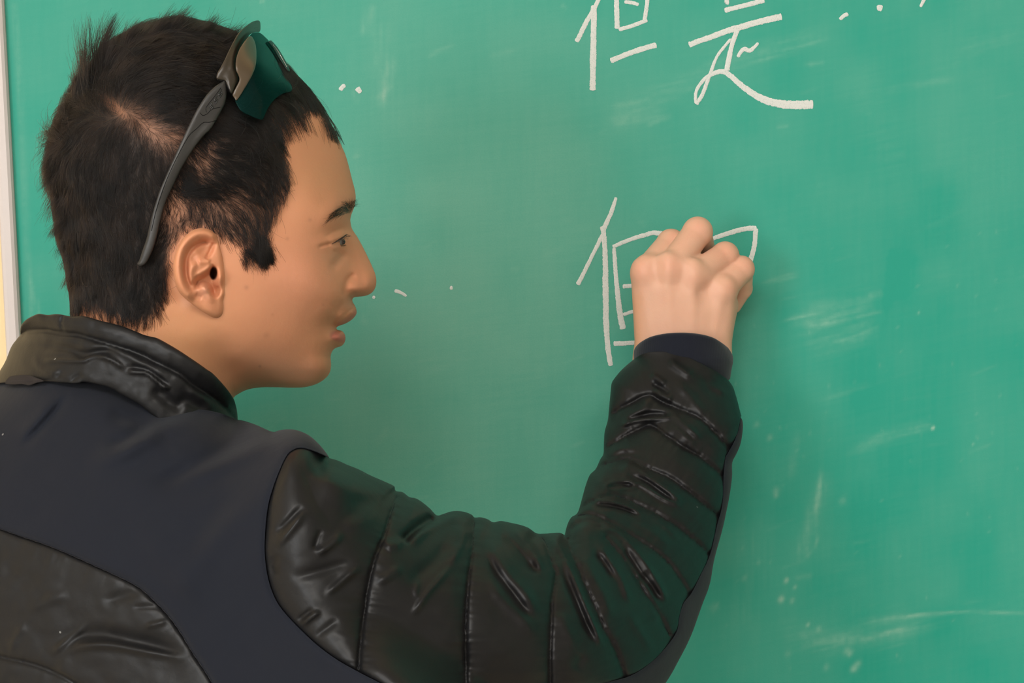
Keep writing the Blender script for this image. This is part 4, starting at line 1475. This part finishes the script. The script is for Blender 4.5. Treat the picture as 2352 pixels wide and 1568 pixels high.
@once
def collar_front(p):
    dl = np.minimum(pdist(p, COL_L)[0], pdist(p, np.array([[545, 940], [547, 1010]]))[0])
    dt = pdist(p, COL_TOP)[0]
    H = 0.077 * prof(dl / 215) + 0.006
    dr = pdist(p, ROLL_L)[0]
    h = 17 * (prof(np.clip(dt / 24, 0, 1)) - 1) - 11 * np.exp(-(dr / 5) ** 2) - 6 * np.exp(-(dr / 14) ** 2)
    _, k = pucker(p, ROLL_L, 91, 16, 6.0)
    h += 2.0 * k
    R = ridge
    h += R(p, [(143, 724), (140, 745), (146, 764)], 3, -5, 0.1)
    h += R(p, [(90, 815), (110, 800), (150, 800), (185, 812), (205, 814), (250, 806), (280, 820)], 8, -13, 0.2, 11)
    h += R(p, [(95, 828), (140, 829), (190, 829), (205, 822), (225, 817), (255, 826), (275, 838), (290, 852)], 4.5, 10, 0.12)
    h += R(p, [(290, 852), (335, 856), (352, 868), (372, 884), (388, 895)], 4.5, 10, 0.12)
    h += R(p, [(285, 845), (310, 843), (340, 850), (370, 870), (392, 890)], 6, -10, 0.25)
    h += R(p, [(190, 800), (240, 795), (290, 815), (320, 832), (360, 856), (400, 886)], 8, 7, 0.25)
    h += R(p, [(345, 890), (370, 905), (392, 925), (430, 938)], 15, -13, 0.25)
    h += R(p, [(366, 893), (378, 888), (390, 894)], 5, 8, 0.2)
    h += R(p, [(405, 905), (440, 925), (480, 945)], 12, -9, 0.3)
    h += R(p, [(420, 890), (460, 912), (500, 945)], 10, 6, 0.3)
    h += R(p, [(82, 805), (84, 835), (110, 852), (150, 856)], 8, 6, 0.3)
    h += R(p, [(130, 870), (138, 858), (146, 852)], 5, -5, 0.3)
    h += R(p, [(160, 877), (172, 868), (190, 858)], 5, -5, 0.3)
    h += R(p, [(60, 800), (100, 792), (140, 780)], 9, -4, 0.3)
    h += R(p, [(40, 845), (60, 810), (80, 790)], 14, 4, 0.3)
    h += 1.6 * vnoise(p, 30, 41) + 0.8 * vnoise(p, 12, 42)
    db = pdist(p, COL_BOT)[0]
    h += 7 * (prof(np.clip(db / 20, 0, 1)) - 1)
    return cC(p) - H - h * sstep(0, 8, dl) / 3600


def collar_back(p):
    dl = np.minimum(pdist(p, COL_L)[0], pdist(p, np.array([[545, 940], [547, 1010]]))[0])
    return np.maximum(cC(p) + 0.070 * prof(dl / 215), collar_front(p))


col_c = np.vstack([COL_TOP, COL_BOT[::-1][1:], COL_L[::-1][1:-1]])
V, F, px_, _ = relief(col_c, 5.0, collar_front, collar_back, rows=(1.5, 4, 8, 13))
collar = mesh('collar', V, F, m_nylon, jacket, label='puffy black standing collar')
# hanging loop sewn at the back of the collar
loop = sm([(12, 880), (20, 866), (34, 862), (64, 861), (86, 868), (101, 875), (84, 879), (68, 884.5), (50, 882), (30, 883)], 3, True)
m_tape, nt, b = mat('woven_tape', (0.030, 0.024, 0.024), 0.8, 0.3)
w = nt.nodes.new('ShaderNodeTexWave'); w.inputs['Scale'].default_value = 500
nbump(nt, b, w.outputs['Fac'], 0.0003, 0.6)


def loop_f(p):
    d = pdist(p, loop, True)[0]
    return collar_front(p) - 0.0045 - 0.0012 * prof(d / 5) + 0.0008 * np.sin(p[:, 0] / 9)


V, F, px_, _ = relief(loop, 3.0, loop_f, lambda p: loop_f(p) + 0.0016, rows=(1.2, 3))
mesh('hang_loop', V, F, m_tape, jacket, label='small woven hanging loop')

# ================================================================== eye, hair
from mathutils.kdtree import KDTree
def ellipsoid(c, r, k=24):
    V = []; F = []
    for i in range(k + 1):
        a = math.pi * i / k
        for j in range(2 * k):
            b_ = math.pi * j / k
            V.append((c[0] + r[0] * math.sin(a) * math.cos(b_), c[1] + r[1] * math.cos(a), c[2] + r[2] * math.sin(a) * math.sin(b_)))
    for i in range(k):
        for j in range(2 * k):
            F.append([i * 2 * k + j, i * 2 * k + (j + 1) % (2 * k), (i + 1) * 2 * k + (j + 1) % (2 * k), (i + 1) * 2 * k + j])
    return np.array(V), F


ew = float(wf(np.array([[782.0, 555.0]]))[0])
Vq, Fq2 = ellipsoid((781, 555.5, ew + 5.0), (12.5, 8.2, 9.5))
ir = 1 - np.sqrt(((Vq[:, 0] - 790) / 11) ** 2 + ((Vq[:, 1] - 555) / 12) ** 2)
mesh('eye', P(Vq[:, 0], Vq[:, 1], HD + Vq[:, 2] / HS), Fq2, m_eye, person, attrs={'iris': np.clip(ir, 0, 1)}, label='dark eye half hidden under the lid')

GUIDE = np.array([
    # x, y, dx, dy, length, lift
    (300, 90, .75, -.60, 78, .36), (400, 60, .92, -.25, 80, .30), (480, 75, .97, .02, 82, .28), (560, 115, .9, .35, 78, .26), (640, 160, .8, .52, 76, .22), (700, 215, .62, .75, 76, .16), (745, 258, .35, .93, 72, .08), (765, 285, .12, .99, 62, .03),
    (280, 160, .70, -.66, 92, .36), (350, 130, .85, -.45, 90, .30), (330, 205, .85, -.42, 82, .30), (420, 140, .97, -.15, 88, .28), (420, 205, .99, -.1, 78, .24), (480, 200, .99, .1, 80, .2), (350, 262, .92, -.3, 56, .2), (430, 275, .96, .1, 58, .16), (500, 280, .96, .2, 70, .14), (560, 290, .94, .28, 76, .14), (610, 310, .78, .6, 62, .12), (640, 345, .5, .85, 46, .1),
    (660, 262, .68, .70, 76, .1), (700, 255, .6, .78, 70, .08), (620, 268, .8, .56, 76, .12), (560, 220, .92, .4, 80, .16), (620, 215, .8, .55, 80, .16),
    (470, 340, .8, .35, 40, .1), (452, 385, .25, .95, 40, .1), (520, 340, .97, .15, 62, .1), (580, 370, .86, .42, 60, .1), (625, 405, .42, .88, 50, .08), (560, 430, .85, .4, 52, .1), (500, 415, .96, .05, 50, .12), (438, 425, .75, .5, 42, .12), (645, 440, -.1, .98, 40, .06),
    (480, 480, .22, .97, 38, .08), (540, 480, .42, .9, 44, .1), (600, 480, .25, .96, 50, .1), (560, 530, .62, .78, 56, .12), (592, 560, .58, .82, 62, .1), (520, 520, .55, .83, 46, .1), (450, 500, -.05, 1, 32, .06), (410, 540, -.2, .98, 30, .06), (380, 600, -.02, 1, 40, .1), (365, 680, .25, .97, 46, .1), (300, 700, .12, 1, 44, .12), (220, 690, .06, 1, 42, .12), (170, 670, .02, 1, 44, .12),
    (150, 600, -.05, 1, 58, .22), (250, 600, .02, 1, 58, .18), (330, 560, .02, 1, 50, .15), (140, 500, -.15, 1, 66, .32), (200, 480, -.06, 1, 62, .25), (300, 450, 0, 1, 52, .2), (350, 400, .05, 1, 44, .15), (130, 430, -.35, .95, 74, .45), (180, 410, -.2, 1, 68, .38), (240, 380, -.15, 1, 60, .3), (300, 365, -.1, 1, 50, .2), (135, 350, -.75, .45, 74, .55), (180, 340, -.6, .7, 66, .40), (230, 310, -.5, .8, 60, .35), (320, 335, -.05, 1, 42, .14), (290, 300, -.35, .93, 46, .18),
    (150, 285, -.8, .2, 56, .42), (190, 265, -.6, -.1, 56, .35), (195, 200, -.3, -.95, 44, .3), (230, 190, 0, -.99, 54, .35), (228, 240, -.4, -.6, 56, .35), (250, 150, .5, -.86, 62, .4), (255, 225, .4, -.85, 62, .38)])


def flow(p):
    d2 = ((p[:, None, :] - GUIDE[None, :, :2]) ** 2).sum(2)
    w = np.exp(-d2 / (2 * 26.0 ** 2)) + 1e-5 / (1 + d2 / 400)
    w /= w.sum(1)[:, None]
    g = w @ GUIDE[:, 2:]
    n = np.maximum(np.hypot(g[:, 0], g[:, 1]), 1e-6)
    return g[:, 0] / n, g[:, 1] / n, g[:, 2], g[:, 3]


_HM = hairmask(_g).reshape(_H2.shape)


def fastH(p): return np.sqrt(np.maximum(gl(_H2, p), 0.0))


def scalp_pt(p, sidesign):
    H = fastH(p)
    return np.c_[p, hw(p) - sidesign * H]


def scalp_n(p, sidesign):
    e = 1.5
    f = lambda q: hw(q) - sidesign * fastH(q)
    fx = (f(p + [e, 0]) - f(p - [e, 0])) / (2 * e); fy = (f(p + [0, e]) - f(p - [0, e])) / (2 * e)
    n = np.c_[fx, fy, -np.ones(len(p))] * (1 if sidesign > 0 else -1)
    return n / np.linalg.norm(n, axis=1)[:, None]


TEMPLE = sm([(510, 188), (491, 201), (472, 221), (453, 250), (438, 279), (424, 308), (404, 352), (382.5, 400), (364, 445), (346, 505), (337, 545), (328, 572), (320, 596), (315, 606), (322, 612), (334, 606), (344, 590), (353, 568), (361, 540), (369, 505), (380, 465), (398, 426), (419, 383), (444, 343), (466, 314), (484, 296),
             (499, 272), (511, 250), (517, 236), (520.5, 217), (520, 198), (516, 186)], 3, True)

KP = 8
TT = np.linspace(0, 1, KP)


def strands(n, sidesign, seed, clumps, rmul=1.0):
    r = np.random.RandomState(seed)
    p = np.c_[r.uniform(130, 790, n * 4), r.uniform(75, 745, n * 4)]
    hm = gl(_HM, p)
    ds = gl(_DD, p)
    ok = (ds > 0.4) & (hm > r.uniform(-2, 10, len(p)))
    if sidesign < 0: ok &= ds < 220
    p = p[ok]
    N = scalp_n(p, sidesign)
    wgt = np.clip(1 / np.maximum(np.abs(N[:, 2]), 0.05), 1, 9)
    th = np.clip(thinness(p), 0, 1)
    sd = sstep(400, 470, p[:, 1]) * sstep(365, 400, p[:, 0]) * 0.30
    wgt *= (1 - 0.78 * th) * (1 - sd)
    keep = r.uniform(0, 1, len(p)) < wgt / 5.0
    p, N = p[keep][:n], N[keep][:n]
    return build_strands(p, N, sidesign, r, clumps)


def build_strands(p, N, sidesign, r, clumps, over=None, curl=1.0, wrap=1.0):
    n = len(p)
    R0 = scalp_pt(p, sidesign)
    dx, dy, L, lift = flow(p) if over is None else over(p)
    ang = r.normal(0, 0.16, n) + 0.35 * vnoise(p, 17, 71) + 0.25 * vnoise(p, 46, 72)
    c, s = np.cos(ang), np.sin(ang)
    dx, dy = dx * c - dy * s, dx * s + dy * c
    L = L * r.uniform(0.62, 1.12, n) * (1 + 0.15 * vnoise(p, 24, 73))
    dT = np.full(n, 60.0)
    mt = (p[:, 0] > 250) & (p[:, 0] < 590)
    dT[mt] = np.where(inside(p[mt], TEMPLE), 0, pdist(p[mt], TEMPLE[::2], True)[0])
    lift = lift * (0.25 + 0.75 * sstep(6, 34, dT)) * r.uniform(0.5, 1.35, n) * (1 + 0.45 * vnoise(p, 30, 74))
    v = np.c_[dx, dy, np.zeros(n)]
    T = v - (v * N).sum(1)[:, None] * N
    tn = np.linalg.norm(T, axis=1)
    lift = lift + np.clip((v * N).sum(1), 0, 1) * 0.55 * (1 - np.minimum(tn, 1))
    T /= np.maximum(tn, 0.15)[:, None]
    B = np.cross(T, N)
    side = r.normal(0, 0.10, n) * curl + 0.25 * vnoise(p, 33, 75)
    a = lift
    cc = (a * 0.55 + L / (2 * 230.0)) * wrap
    t = TT[None, :, None]
    X = R0[:, None, :] + L[:, None, None] * (T[:, None, :] * t * (1 - 0.12 * t) + N[:, None, :] * (a[:, None, None] * t - cc[:, None, None] * t * t + 0.02) + B[:, None, :] * side[:, None, None] * t * t)
    X += (N * r.uniform(0, 3.0, n)[:, None])[:, None, :]
    # clumps: tips draw towards the guide strand of the nearest clump
    k = clumps
    if k:
        ci = r.choice(n, k, replace=False)
        C = R0[ci]
        kd = KDTree(k)
        for i, q_ in enumerate(C.tolist()): kd.insert(q_, i)
        kd.balance()
        near = np.array([kd.find(q_)[1] for q_ in R0.tolist()])
        G = X[ci][near]
        amt = (np.clip(r.normal(0.70, 0.18, n), 0, 0.94))[:, None, None] * (t ** 1.3)
        dist = np.linalg.norm(R0 - C[near], axis=1)
        amt = amt * np.exp(-(dist / 16.0) ** 2)[:, None, None]
        X = X * (1 - amt) + G * amt
    return X


def hair_object(name, X, mat_, parent, r0, r1, label=None, ref=None):
    n = X.shape[0]; k = X.shape[1]
    cu = bpy.data.hair_curves.new(name)
    cu.add_curves([k] * n)
    Wp = P(X[..., 0], X[..., 1], HD + X[..., 2] / HS) - rootloc(parent)
    cu.attributes['position'].data.foreach_set('vector', Wp.reshape(-1).astype(np.float32))
    ra = cu.attributes.get('radius') or cu.attributes.new('radius', 'FLOAT', 'POINT')
    t = np.linspace(0, 1, k)
    rad = (r0 + (r1 - r0) * t ** 1.5)[None] * np.random.RandomState(5).uniform(0.7, 1.2, n)[:, None]
    ra.data.foreach_set('value', rad.reshape(-1).astype(np.float32))
    cu.materials.append(mat_)
    o = bpy.data.objects.new(name, cu)
    link(o, parent)
    if label: o['label'] = label
    return o


m_hair = bpy.data.materials.new('dark_hair')
m_hair.use_nodes = True
nt = m_hair.node_tree
nt.nodes.clear()
hb = nt.nodes.new('ShaderNodeBsdfHairPrincipled')
hb.parametrization = 'COLOR'
hb.inputs['Color'].default_value = (0.0085, 0.0055, 0.0042, 1)
hb.inputs['IOR'].default_value = 1.36
hb.inputs['Roughness'].default_value = 0.42
hb.inputs['Radial Roughness'].default_value = 0.55
hb.inputs['Random Roughness'].default_value = 0.3
hn = nnoise(nt, 75, 2, 0.5)
hc = nramp(nt, hn.outputs['Fac'], [(0.35, (0.0012, 0.0009, 0.0008)), (0.70, (0.0070, 0.0046, 0.0036))])
nt.links.new(hc.outputs['Color'], hb.inputs['Color'])
out = nt.nodes.new('ShaderNodeOutputMaterial')
nt.links.new(hb.outputs[0], out.inputs['Surface'])

r = np.random.RandomState(12)
parts_h = [strands(66000, 1, 1, 2600), strands(26000, -1, 2, 900)]
# the rim of the skull, where the two sides meet
for sg, sd_ in ((1, 51), (-1, 52)):
    rr = np.random.RandomState(sd_)
    k = rr.randint(2, len(HEAD_SIL) - 3, 60000)
    tg = HEAD_SIL[k + 2] - HEAD_SIL[k - 2]
    tg /= np.linalg.norm(tg, axis=1)[:, None]
    q = HEAD_SIL[k] + tg * rr.uniform(-5, 5, (len(k), 1)) + np.c_[-tg[:, 1], tg[:, 0]] * (0.6 + 26 * rr.uniform(0, 1, (len(k), 1)) ** 2)
    q = q[(gl(_DD, q) > 0.5) & (gl(_HM, q) > 6) & (q[:, 1] < 700)][:8000]
    parts_h.append(build_strands(q, scalp_n(q, sg), sg, rr, 300))


def local(nn, cx_, cy_, sx, sy, d, L, lift, seed, cl, sgn=1, wrap=1.0):
    rr = np.random.RandomState(seed)
    p = np.c_[rr.normal(cx_, sx, nn), rr.normal(cy_, sy, nn)]
    p = p[inside(p, HEAD_SIL)]
    def over(q):
        k = len(q)
        return (np.full(k, d[0]), np.full(k, d[1]), np.full(k, float(L)), np.full(k, float(lift)))
    return build_strands(p, scalp_n(p, sgn), sgn, rr, cl, over, 1.0, wrap)


# the tuft sticking up at the crown and the smaller spikes down the back
for a in ((480, 222, 168, 6, 14, (-.12, -1), 134, .20, 3, 7, 1, .1), (170, 200, 200, 6, 16, (-.26, -.97), 132, .34, 4, 9, 1, .2), (120, 186, 220, 5, 12, (-.18, -.97), 130, .3, 5, 6, 1, .1), (160, 240, 160, 5, 5, (.12, -.97), 84, .3, 15, 4, 1, .3),
          (110, 182, 225, 6, 12, (-.32, -.94), 96, .30, 16, 5, 1, .3), (260, 168, 245, 4, 7, (-.12, -.99), 92, .2, 6, 4, 1, .2), (220, 152, 290, 6, 8, (-.55, -.8), 76, .6, 7, 4, 1), (220, 142, 325, 6, 9, (-.85, -.4), 80, .7, 8, 5, 1), (220, 140, 365, 6, 9, (-.9, .25), 78, .7, 9, 5, 1)):
    parts_h.append(local(*a))
# fringe over the forehead and the pointed sideburn
for a in ((900, 752, 258, 8, 12, (.25, .97), 80, .05, 21, 16, 1), (300, 768, 290, 3, 8, (.12, .99), 50, .03, 22, 6, 1), (130, 640, 262, 10, 8, (.62, .78), 98, .12, 23, 9, 1), (90, 672, 246, 12, 6, (.45, .88), 90, .08, 24, 7, 1), (110, 722, 240, 12, 5, (.50, .86), 50, .06, 34, 9, 1), (160, 630, 300, 6, 14, (.5, .86), 60, .1, 35, 10, 1), (120, 640, 330, 5, 16, (.35, .93), 44, .06, 36, 10, 1),
          (900, 596, 560, 9, 12, (.52, .85), 62, .1, 25, 14, 1), (160, 572, 575, 12, 6, (.55, .83), 66, .05, 26, 10, 1), (60, 560, 590, 8, 8, (.3, .95), 40, .05, 27, 10, 1),
          (420, 425, 412, 8, 18, (.55, .8), 64, .2, 28, 10, 1), (300, 450, 440, 20, 8, (.97, .1), 64, .2, 29, 8, 1)):
    parts_h.append(local(*a))
# short spikes breaking the outline over the top and down the back
sp = np.random.RandomState(77)
for i in range(120):
    k = sp.randint(len(HEAD_SIL[:150]))
    sx, sy = HEAD_SIL[k]
    if sy > 640 or sx > 760 or (sx < 240 and sy < 250): continue
    cx_, cy_ = sx + (330 - sx) * 0.07, sy + (380 - sy) * 0.07
    gdx, gdy, gL, _ = flow(np.array([[cx_, cy_]]))
    ox, oy = (sx - 380) / 300, (sy - 380) / 300
    dd_ = (gdx[0] * 0.8 + ox * 0.75, gdy[0] * 0.8 + oy * 0.75)
    m_ = math.hypot(*dd_)
    parts_h.append(local(34, cx_, cy_, 4.5, 4.5, (dd_[0] / m_, dd_[1] / m_), gL[0] * sp.uniform(.6, 1.08), sp.uniform(.35, .75), 100 + i, 2, 1, .35))
# flyaway hairs
rr = np.random.RandomState(33)
q = np.c_[rr.uniform(125, 780, 6000), rr.uniform(70, 740, 6000)]
q = q[inside(q, HEAD_SIL) & (hairmask(q) > 4)][:1500]


def over(s_):
    dx, dy, L, lf = flow(s_)
    a = rr.normal(0, 0.6, len(s_)); c, s = np.cos(a), np.sin(a)
    return dx * c - dy * s, dx * s + dy * c, L * 1.15, lf + 0.22


parts_h.append(build_strands(q, scalp_n(q, 1), 1, rr, 0, over, 3.0))
hair_object('hair', np.vstack(parts_h), m_hair, person, 0.000062, 0.000022, 'short tousled black hair with spikes at the crown')

# eyebrow
BROW = sm([(753, 509), (760, 495), (774, 480), (790, 471), (806, 466), (815, 462), (812, 474), (804, 490), (796, 492), (780, 493), (766, 500)], 4, True)
rr = np.random.RandomState(41)
q = np.c_[rr.uniform(750, 818, 9000), rr.uniform(458, 512, 9000)]
dbr = pdist(q, BROW, True)[0]
q = q[inside(q, BROW) & inside(q, HEAD_SIL)][:330]
q = np.vstack([q, np.c_[rr.uniform(797, 814, 200), rr.uniform(461, 490, 200)]])
q = q[inside(q, BROW) & inside(q, HEAD_SIL)]


def wsurf(p):
    return hw(p) - head_H(p)


u = (q[:, 0] - 752) / 64
th = np.radians(150 + 175 * sstep(0.5, 1.0, u) + rr.normal(0, 15, len(q)))
Lb = rr.uniform(9, 18, len(q))
tt = np.linspace(0, 1, 5)[None, :, None]
R0 = np.c_[q, wsurf(q)]
D0 = np.c_[np.cos(th), np.sin(th), rr.uniform(-0.35, -0.1, len(q))]
Xb = R0[:, None] + D0[:, None] * Lb[:, None, None] * tt + np.array([0, 1.0, 0.0]) * (Lb * 0.18)[:, None, None] * tt ** 2
_fl = Xb[..., :2].reshape(-1, 2)
_in = inside(_fl, HEAD_SIL) & (pdist(_fl, HEAD_SIL)[0] > 3)
_w = Xb[..., 2].reshape(-1) - 3
_w[_in] = np.minimum(_w[_in], wsurf(_fl[_in]) - 1.5 - 2.5 * np.tile(tt[0, :, 0], len(q))[_in])
Xb[..., 2] = _w.reshape(Xb.shape[:2])
hair_object('eyebrow', Xb, m_hair, person, 0.000042, 0.000018, 'dark bushy eyebrow')
# lashes
pts = []
for i in range(34):
    a = i / 33
    x = 771 + 27 * a; y = 553 - 15 * a ** 1.1
    pts.append(((x, y), (rr.uniform(.55, .95), rr.uniform(.25, .75)), rr.uniform(9, 15)))
for i in range(12):
    a = i / 11
    pts.append(((782 + 12 * a, 564 - 2 * a), (rr.uniform(.3, .8), rr.uniform(.5, .9)), rr.uniform(3, 6)))
R0 = np.array([[x, y, 0] for (x, y), d, l in pts], float); R0[:, 2] = wsurf(R0[:, :2]) - 4
D0 = np.array([[d[0], d[1], -0.15] for _, d, l in pts]); L0 = np.array([l for _, _, l in pts])
Xl = R0[:, None] + D0[:, None] * L0[:, None, None] * tt + np.array([0.3, -1, 0]) * (L0 * 0.30)[:, None, None] * tt ** 2
hair_object('eyelashes', Xl, m_hair, person, 0.00007, 0.00003)
# lash line: the dark rim of the lids
V, F = tube(P(*[np.array([762, 770, 778, 787, 796]), np.array([560, 556, 550.5, 545, 538]), HD + (wsurf(np.array([[762, 560], [770, 556], [778, 550.5], [787, 545], [796, 538]], float)) - 1.5) / HS]), [0.0001, 0.0003, 0.0004, 0.0004, 0.0002], 8)
m_lid = mat('lid_rim', (0.05, 0.025, 0.018), 0.6)[0]
mesh('lid_rim', V, F, m_lid, person)

# ================================================================== sunglasses pushed up on the head
gb = P1(450, 400, 1.52)
glasses = thing('sunglasses', gb, 'dark wraparound sport sunglasses pushed up on top of the black hair', 'sunglasses')
m_frame, nt, b = mat('matte_black_frame', (0.026, 0.024, 0.022), 0.45, 0.5)
nbump(nt, b, nnoise(nt, 700, 2).outputs['Fac'], 0.00006, 0.5)
m_brown = mat('frame_warm_reflection', (0.034, 0.025, 0.016), 0.35, 0.5)[0]  # brown base colour stands in for a warm reflection on the brow bar
m_shiny = mat('polished_black_mark', (0.012, 0.012, 0.012), 0.12, 0.7)[0]
m_groove = mat('frame_seam', (0.003, 0.003, 0.003), 0.6, 0.2)[0]
m_lens, nt, b = mat('green_lens', (0.035, 0.20, 0.18), 0.03, 0.6)
b.inputs['Transmission Weight'].default_value = 0.93
b.inputs['IOR'].default_value = 1.12
m_tan, nt, b = mat('lens_side_reflection', (0.085, 0.058, 0.034), 0.28, 0.5)  # opaque tan stands in for the warm room mirrored in the lens
m_pad = mat('nose_piece', (0.02, 0.02, 0.02), 0.35, 0.5)[0]
m_silver = mat('silver_strip', (0.45, 0.42, 0.40), 0.3, 0.5, 0.8)[0]


def hd(w): return HD + w / HS


gw = tps([(516, 186, -262), (500, 230, -272), (470, 270, -285), (440, 330, -300), (400, 400, -312), (370, 480, -306), (345, 560, -290), (325, 605, -276)])


def temple_f(p):
    base = np.minimum(gw(p), hw(p) - head_smooth(p)[0] - 26)
    d = pdist(p, TEMPLE, True)[0]
    return hd(base - 7 * prof(d / 9))


V, F, _, _ = relief(TEMPLE, 5, temple_f, lambda p: temple_f(p) + 0.0030, rows=(1.2, 3, 6))
temple = mesh('temple_arm', V, F, m_frame, glasses, label='matte black side arm with raised letters')


def line_tube(pts, rad, off, k=8, surf=None):
    q = sm(pts, 2.5)
    d = surf(q[:, :2]) - off
    return tube(P(q[:, 0], q[:, 1], d), rad, k)


for ln in ([(459, 259), (466, 265), (476, 261), (485, 252), (495, 248.5), (506, 246)], [(424, 328), (437, 308), (452, 295), (467, 281.5), (480, 281), (494, 277)], [(424, 328), (405, 364), (386, 405), (372, 442), (358, 486), (348, 530)],
           [(474, 258), (473, 248), (478, 240), (493, 221), (507, 202)]):
    V, F = line_tube(ln, 0.00022, -0.00005, 6, temple_f)
    mesh('frame_seam', V, F, m_groove, temple)
# raised letters E S S running up the arm
O = np.array([482.0, 249.0]); U = np.array([170, -245.0]); U /= np.linalg.norm(U); Vv = np.array([U[1], -U[0]])
E_ = [[(1, 1), (0.1, 1), (0, 0.5), (-0.1, 0), (0.8, 0)], [(0, 0.5), (0.75, 0.5)]]
S_ = [[(1.0, 1), (0.15, 1), (0.05, 0.55), (0.8, 0.5), (0.72, 0), (-0.1, 0)]]
for k, (let, w) in enumerate(((E_, 13), (S_, 15), (S_, 17))):
    tubes = []
    for st in let:
        q = []
        for (a, c) in st:
            q.append(O + U * (k * 17 + (a + 0.25 * c) * w * 0.85) + Vv * (c * 7.0 - 4.0))
        q = np.array(q)
        seg = np.vstack([np.linspace(q[i], q[i + 1], 6, endpoint=False) for i in range(len(q) - 1)] + [q[-1:]])
        tubes.append(tube(P(seg[:, 0], seg[:, 1], temple_f(seg) - 0.0001), 0.00034, 8))
    mesh('raised_letter', *join(tubes), m_shiny, temple)

FRONT = sm([(596, 48), (583, 48.5), (571.5, 55), (556, 67), (545, 80), (536, 96), (524, 120), (516, 137), (507, 154), (499, 168), (497, 180), (505, 184), (516, 186), (522, 198), (530.5, 215), (540, 199), (548.5, 182), (545, 168), (540.5, 149),
            (543, 131), (554, 107), (571.5, 82), (585, 74), (596, 73), (598.5, 63)], 3, True)
fwn = tps([(500, 180, -262), (530, 210, -262), (530, 120, -225), (560, 70, -150), (598, 55, 22), (598, 72, 22), (545, 160, -240), (575, 60, -95)])


def front_f(p):
    d = pdist(p, FRONT, True)[0]
    lip = ridge(p, [(596, 60), (575, 68), (556, 88), (540, 116), (534, 140), (530, 165)], 5, 4, 0.1)
    return hd(fwn(p) - 8 * prof(d / 9) - lip)


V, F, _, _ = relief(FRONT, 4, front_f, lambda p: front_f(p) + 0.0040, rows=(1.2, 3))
mesh('front_frame', V, F, m_brown, glasses, label='brow bar of the frame, brown from a painted warm reflection')
V, F = line_tube([(499, 183), (508, 185), (516, 186.5), (523, 199), (531, 215)], 0.0003, 0.0, 6, front_f)
mesh('hinge_seam', V, F, m_groove, glasses)

LENS = sm([(573, 83), (580, 76), (590, 74), (600, 77), (621, 97), (640.5, 122), (657.5, 152), (664, 174), (671, 206), (654, 213.5), (637, 223), (625, 235), (613.5, 252), (604, 273), (593, 273), (577, 266.5), (556, 256), (547, 246), (537, 224), (534, 216), (542, 200), (549, 186), (549, 177), (542, 160), (542, 140), (547, 120), (558, 100)], 3, True)
lwn = tps([(535, 220, -250), (550, 120, -225), (575, 85, -150), (600, 78, -60), (560, 250, -250), (600, 270, -222), (600, 150, -185), (623, 100, -5), (625, 130, -60), (640, 220, -150), (663, 172, -20), (671, 206, -82), (645, 130, 15), (655, 200, -110), (575, 180, -232)])
LTAN = sm([(573.5, 83), (583, 91), (588.5, 112), (588, 145), (580, 171), (565, 198), (545, 229), (539, 226), (534, 216), (542, 200), (549, 186), (549, 177), (542, 160), (542, 140), (547, 120), (558, 100)], 3, True)


def lens_f(p):
    return hd(lwn(p) - 5 * prof(pdist(p, LENS, True)[0] / 30))


V, F, _, _ = relief(LENS, 5, lens_f, lambda p: lens_f(p) + 0.0016, rows=(1.2,))
mesh('lens', V, F, m_lens, glasses, label='dark green curved lens')
V, F, _, _ = relief(LTAN, 4, lambda p: lens_f(p) - 0.0006 - 0.0005 * prof(pdist(p, LTAN, True)[0] / 6), lambda p: lens_f(p) - 0.0002, rows=(1.2, 3))
mesh('lens_reflection', V, F, m_tan, glasses, label='warm reflection painted on the near side of the wraparound lens')
# far half, beyond the middle of the forehead
far = lambda p: hd(2 * hw(p) - lwn(p) + 3)
V, F, _, _ = relief(LENS, 7, far, lambda p: far(p) + 0.0016, rows=(1.2,))
mesh('lens', V, F, m_lens, glasses, label='dark green curved lens')
ft = lambda p: hd(2 * hw(p) - np.minimum(gw(p), hw(p) - head_smooth(p)[0] - 26))
V, F, _, _ = relief(TEMPLE, 8, ft, lambda p: ft(p) + 0.0030, rows=(1.2,))
mesh('temple_arm', V, F, m_frame, glasses)
ff = lambda p: hd(2 * hw(p) - fwn(p))
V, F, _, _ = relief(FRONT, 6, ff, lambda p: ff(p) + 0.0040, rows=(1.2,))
mesh('front_frame', V, F, m_brown, glasses, label='brow bar of the frame, brown from a painted warm reflection')
PAD = sm([(618, 94), (623, 93), (631, 101), (641, 114), (654, 136), (661, 150), (666, 163), (661, 163), (652, 150), (643, 136), (629, 112), (619, 99)], 2.5, True)
pf = lambda p: hd(lwn(p) - 22 - 3 * prof(pdist(p, PAD, True)[0] / 4))
V, F, _, _ = relief(PAD, 3, pf, lambda p: pf(p) + 0.0022, rows=(1.0,))
pad = mesh('nose_piece', V, F, m_pad, glasses)
V, F = line_tube([(627, 103), (638, 117), (650, 138), (659, 154)], 0.00026, 0.0, 8, pf)
mesh('silver_strip', V, F, m_silver, pad, label='thin silver strip')

# chalk held behind the curled fingers
m_stick, nt, b = mat('chalk_stick_white', (0.72, 0.71, 0.66), 0.9, 0.1)
nbump(nt, b, nnoise(nt, 900, 3).outputs['Fac'], 0.0002, 0.5)
a0 = P1(1606, 660, 1.745 + 118 / 3310); a1 = P1(1592, 640, 1.7990)
V, F = tube([a0, a0 * 0.5 + a1 * 0.5, a0 * 0.1 + a1 * 0.9, a1], [0.0045, 0.0045, 0.0043, 0.0030], 20)
mesh('chalk_stick', V - 0, F, m_stick, label='stub of white chalk pinched behind the fist against the board', cat='chalk')
bpy.context.view_layer.update()
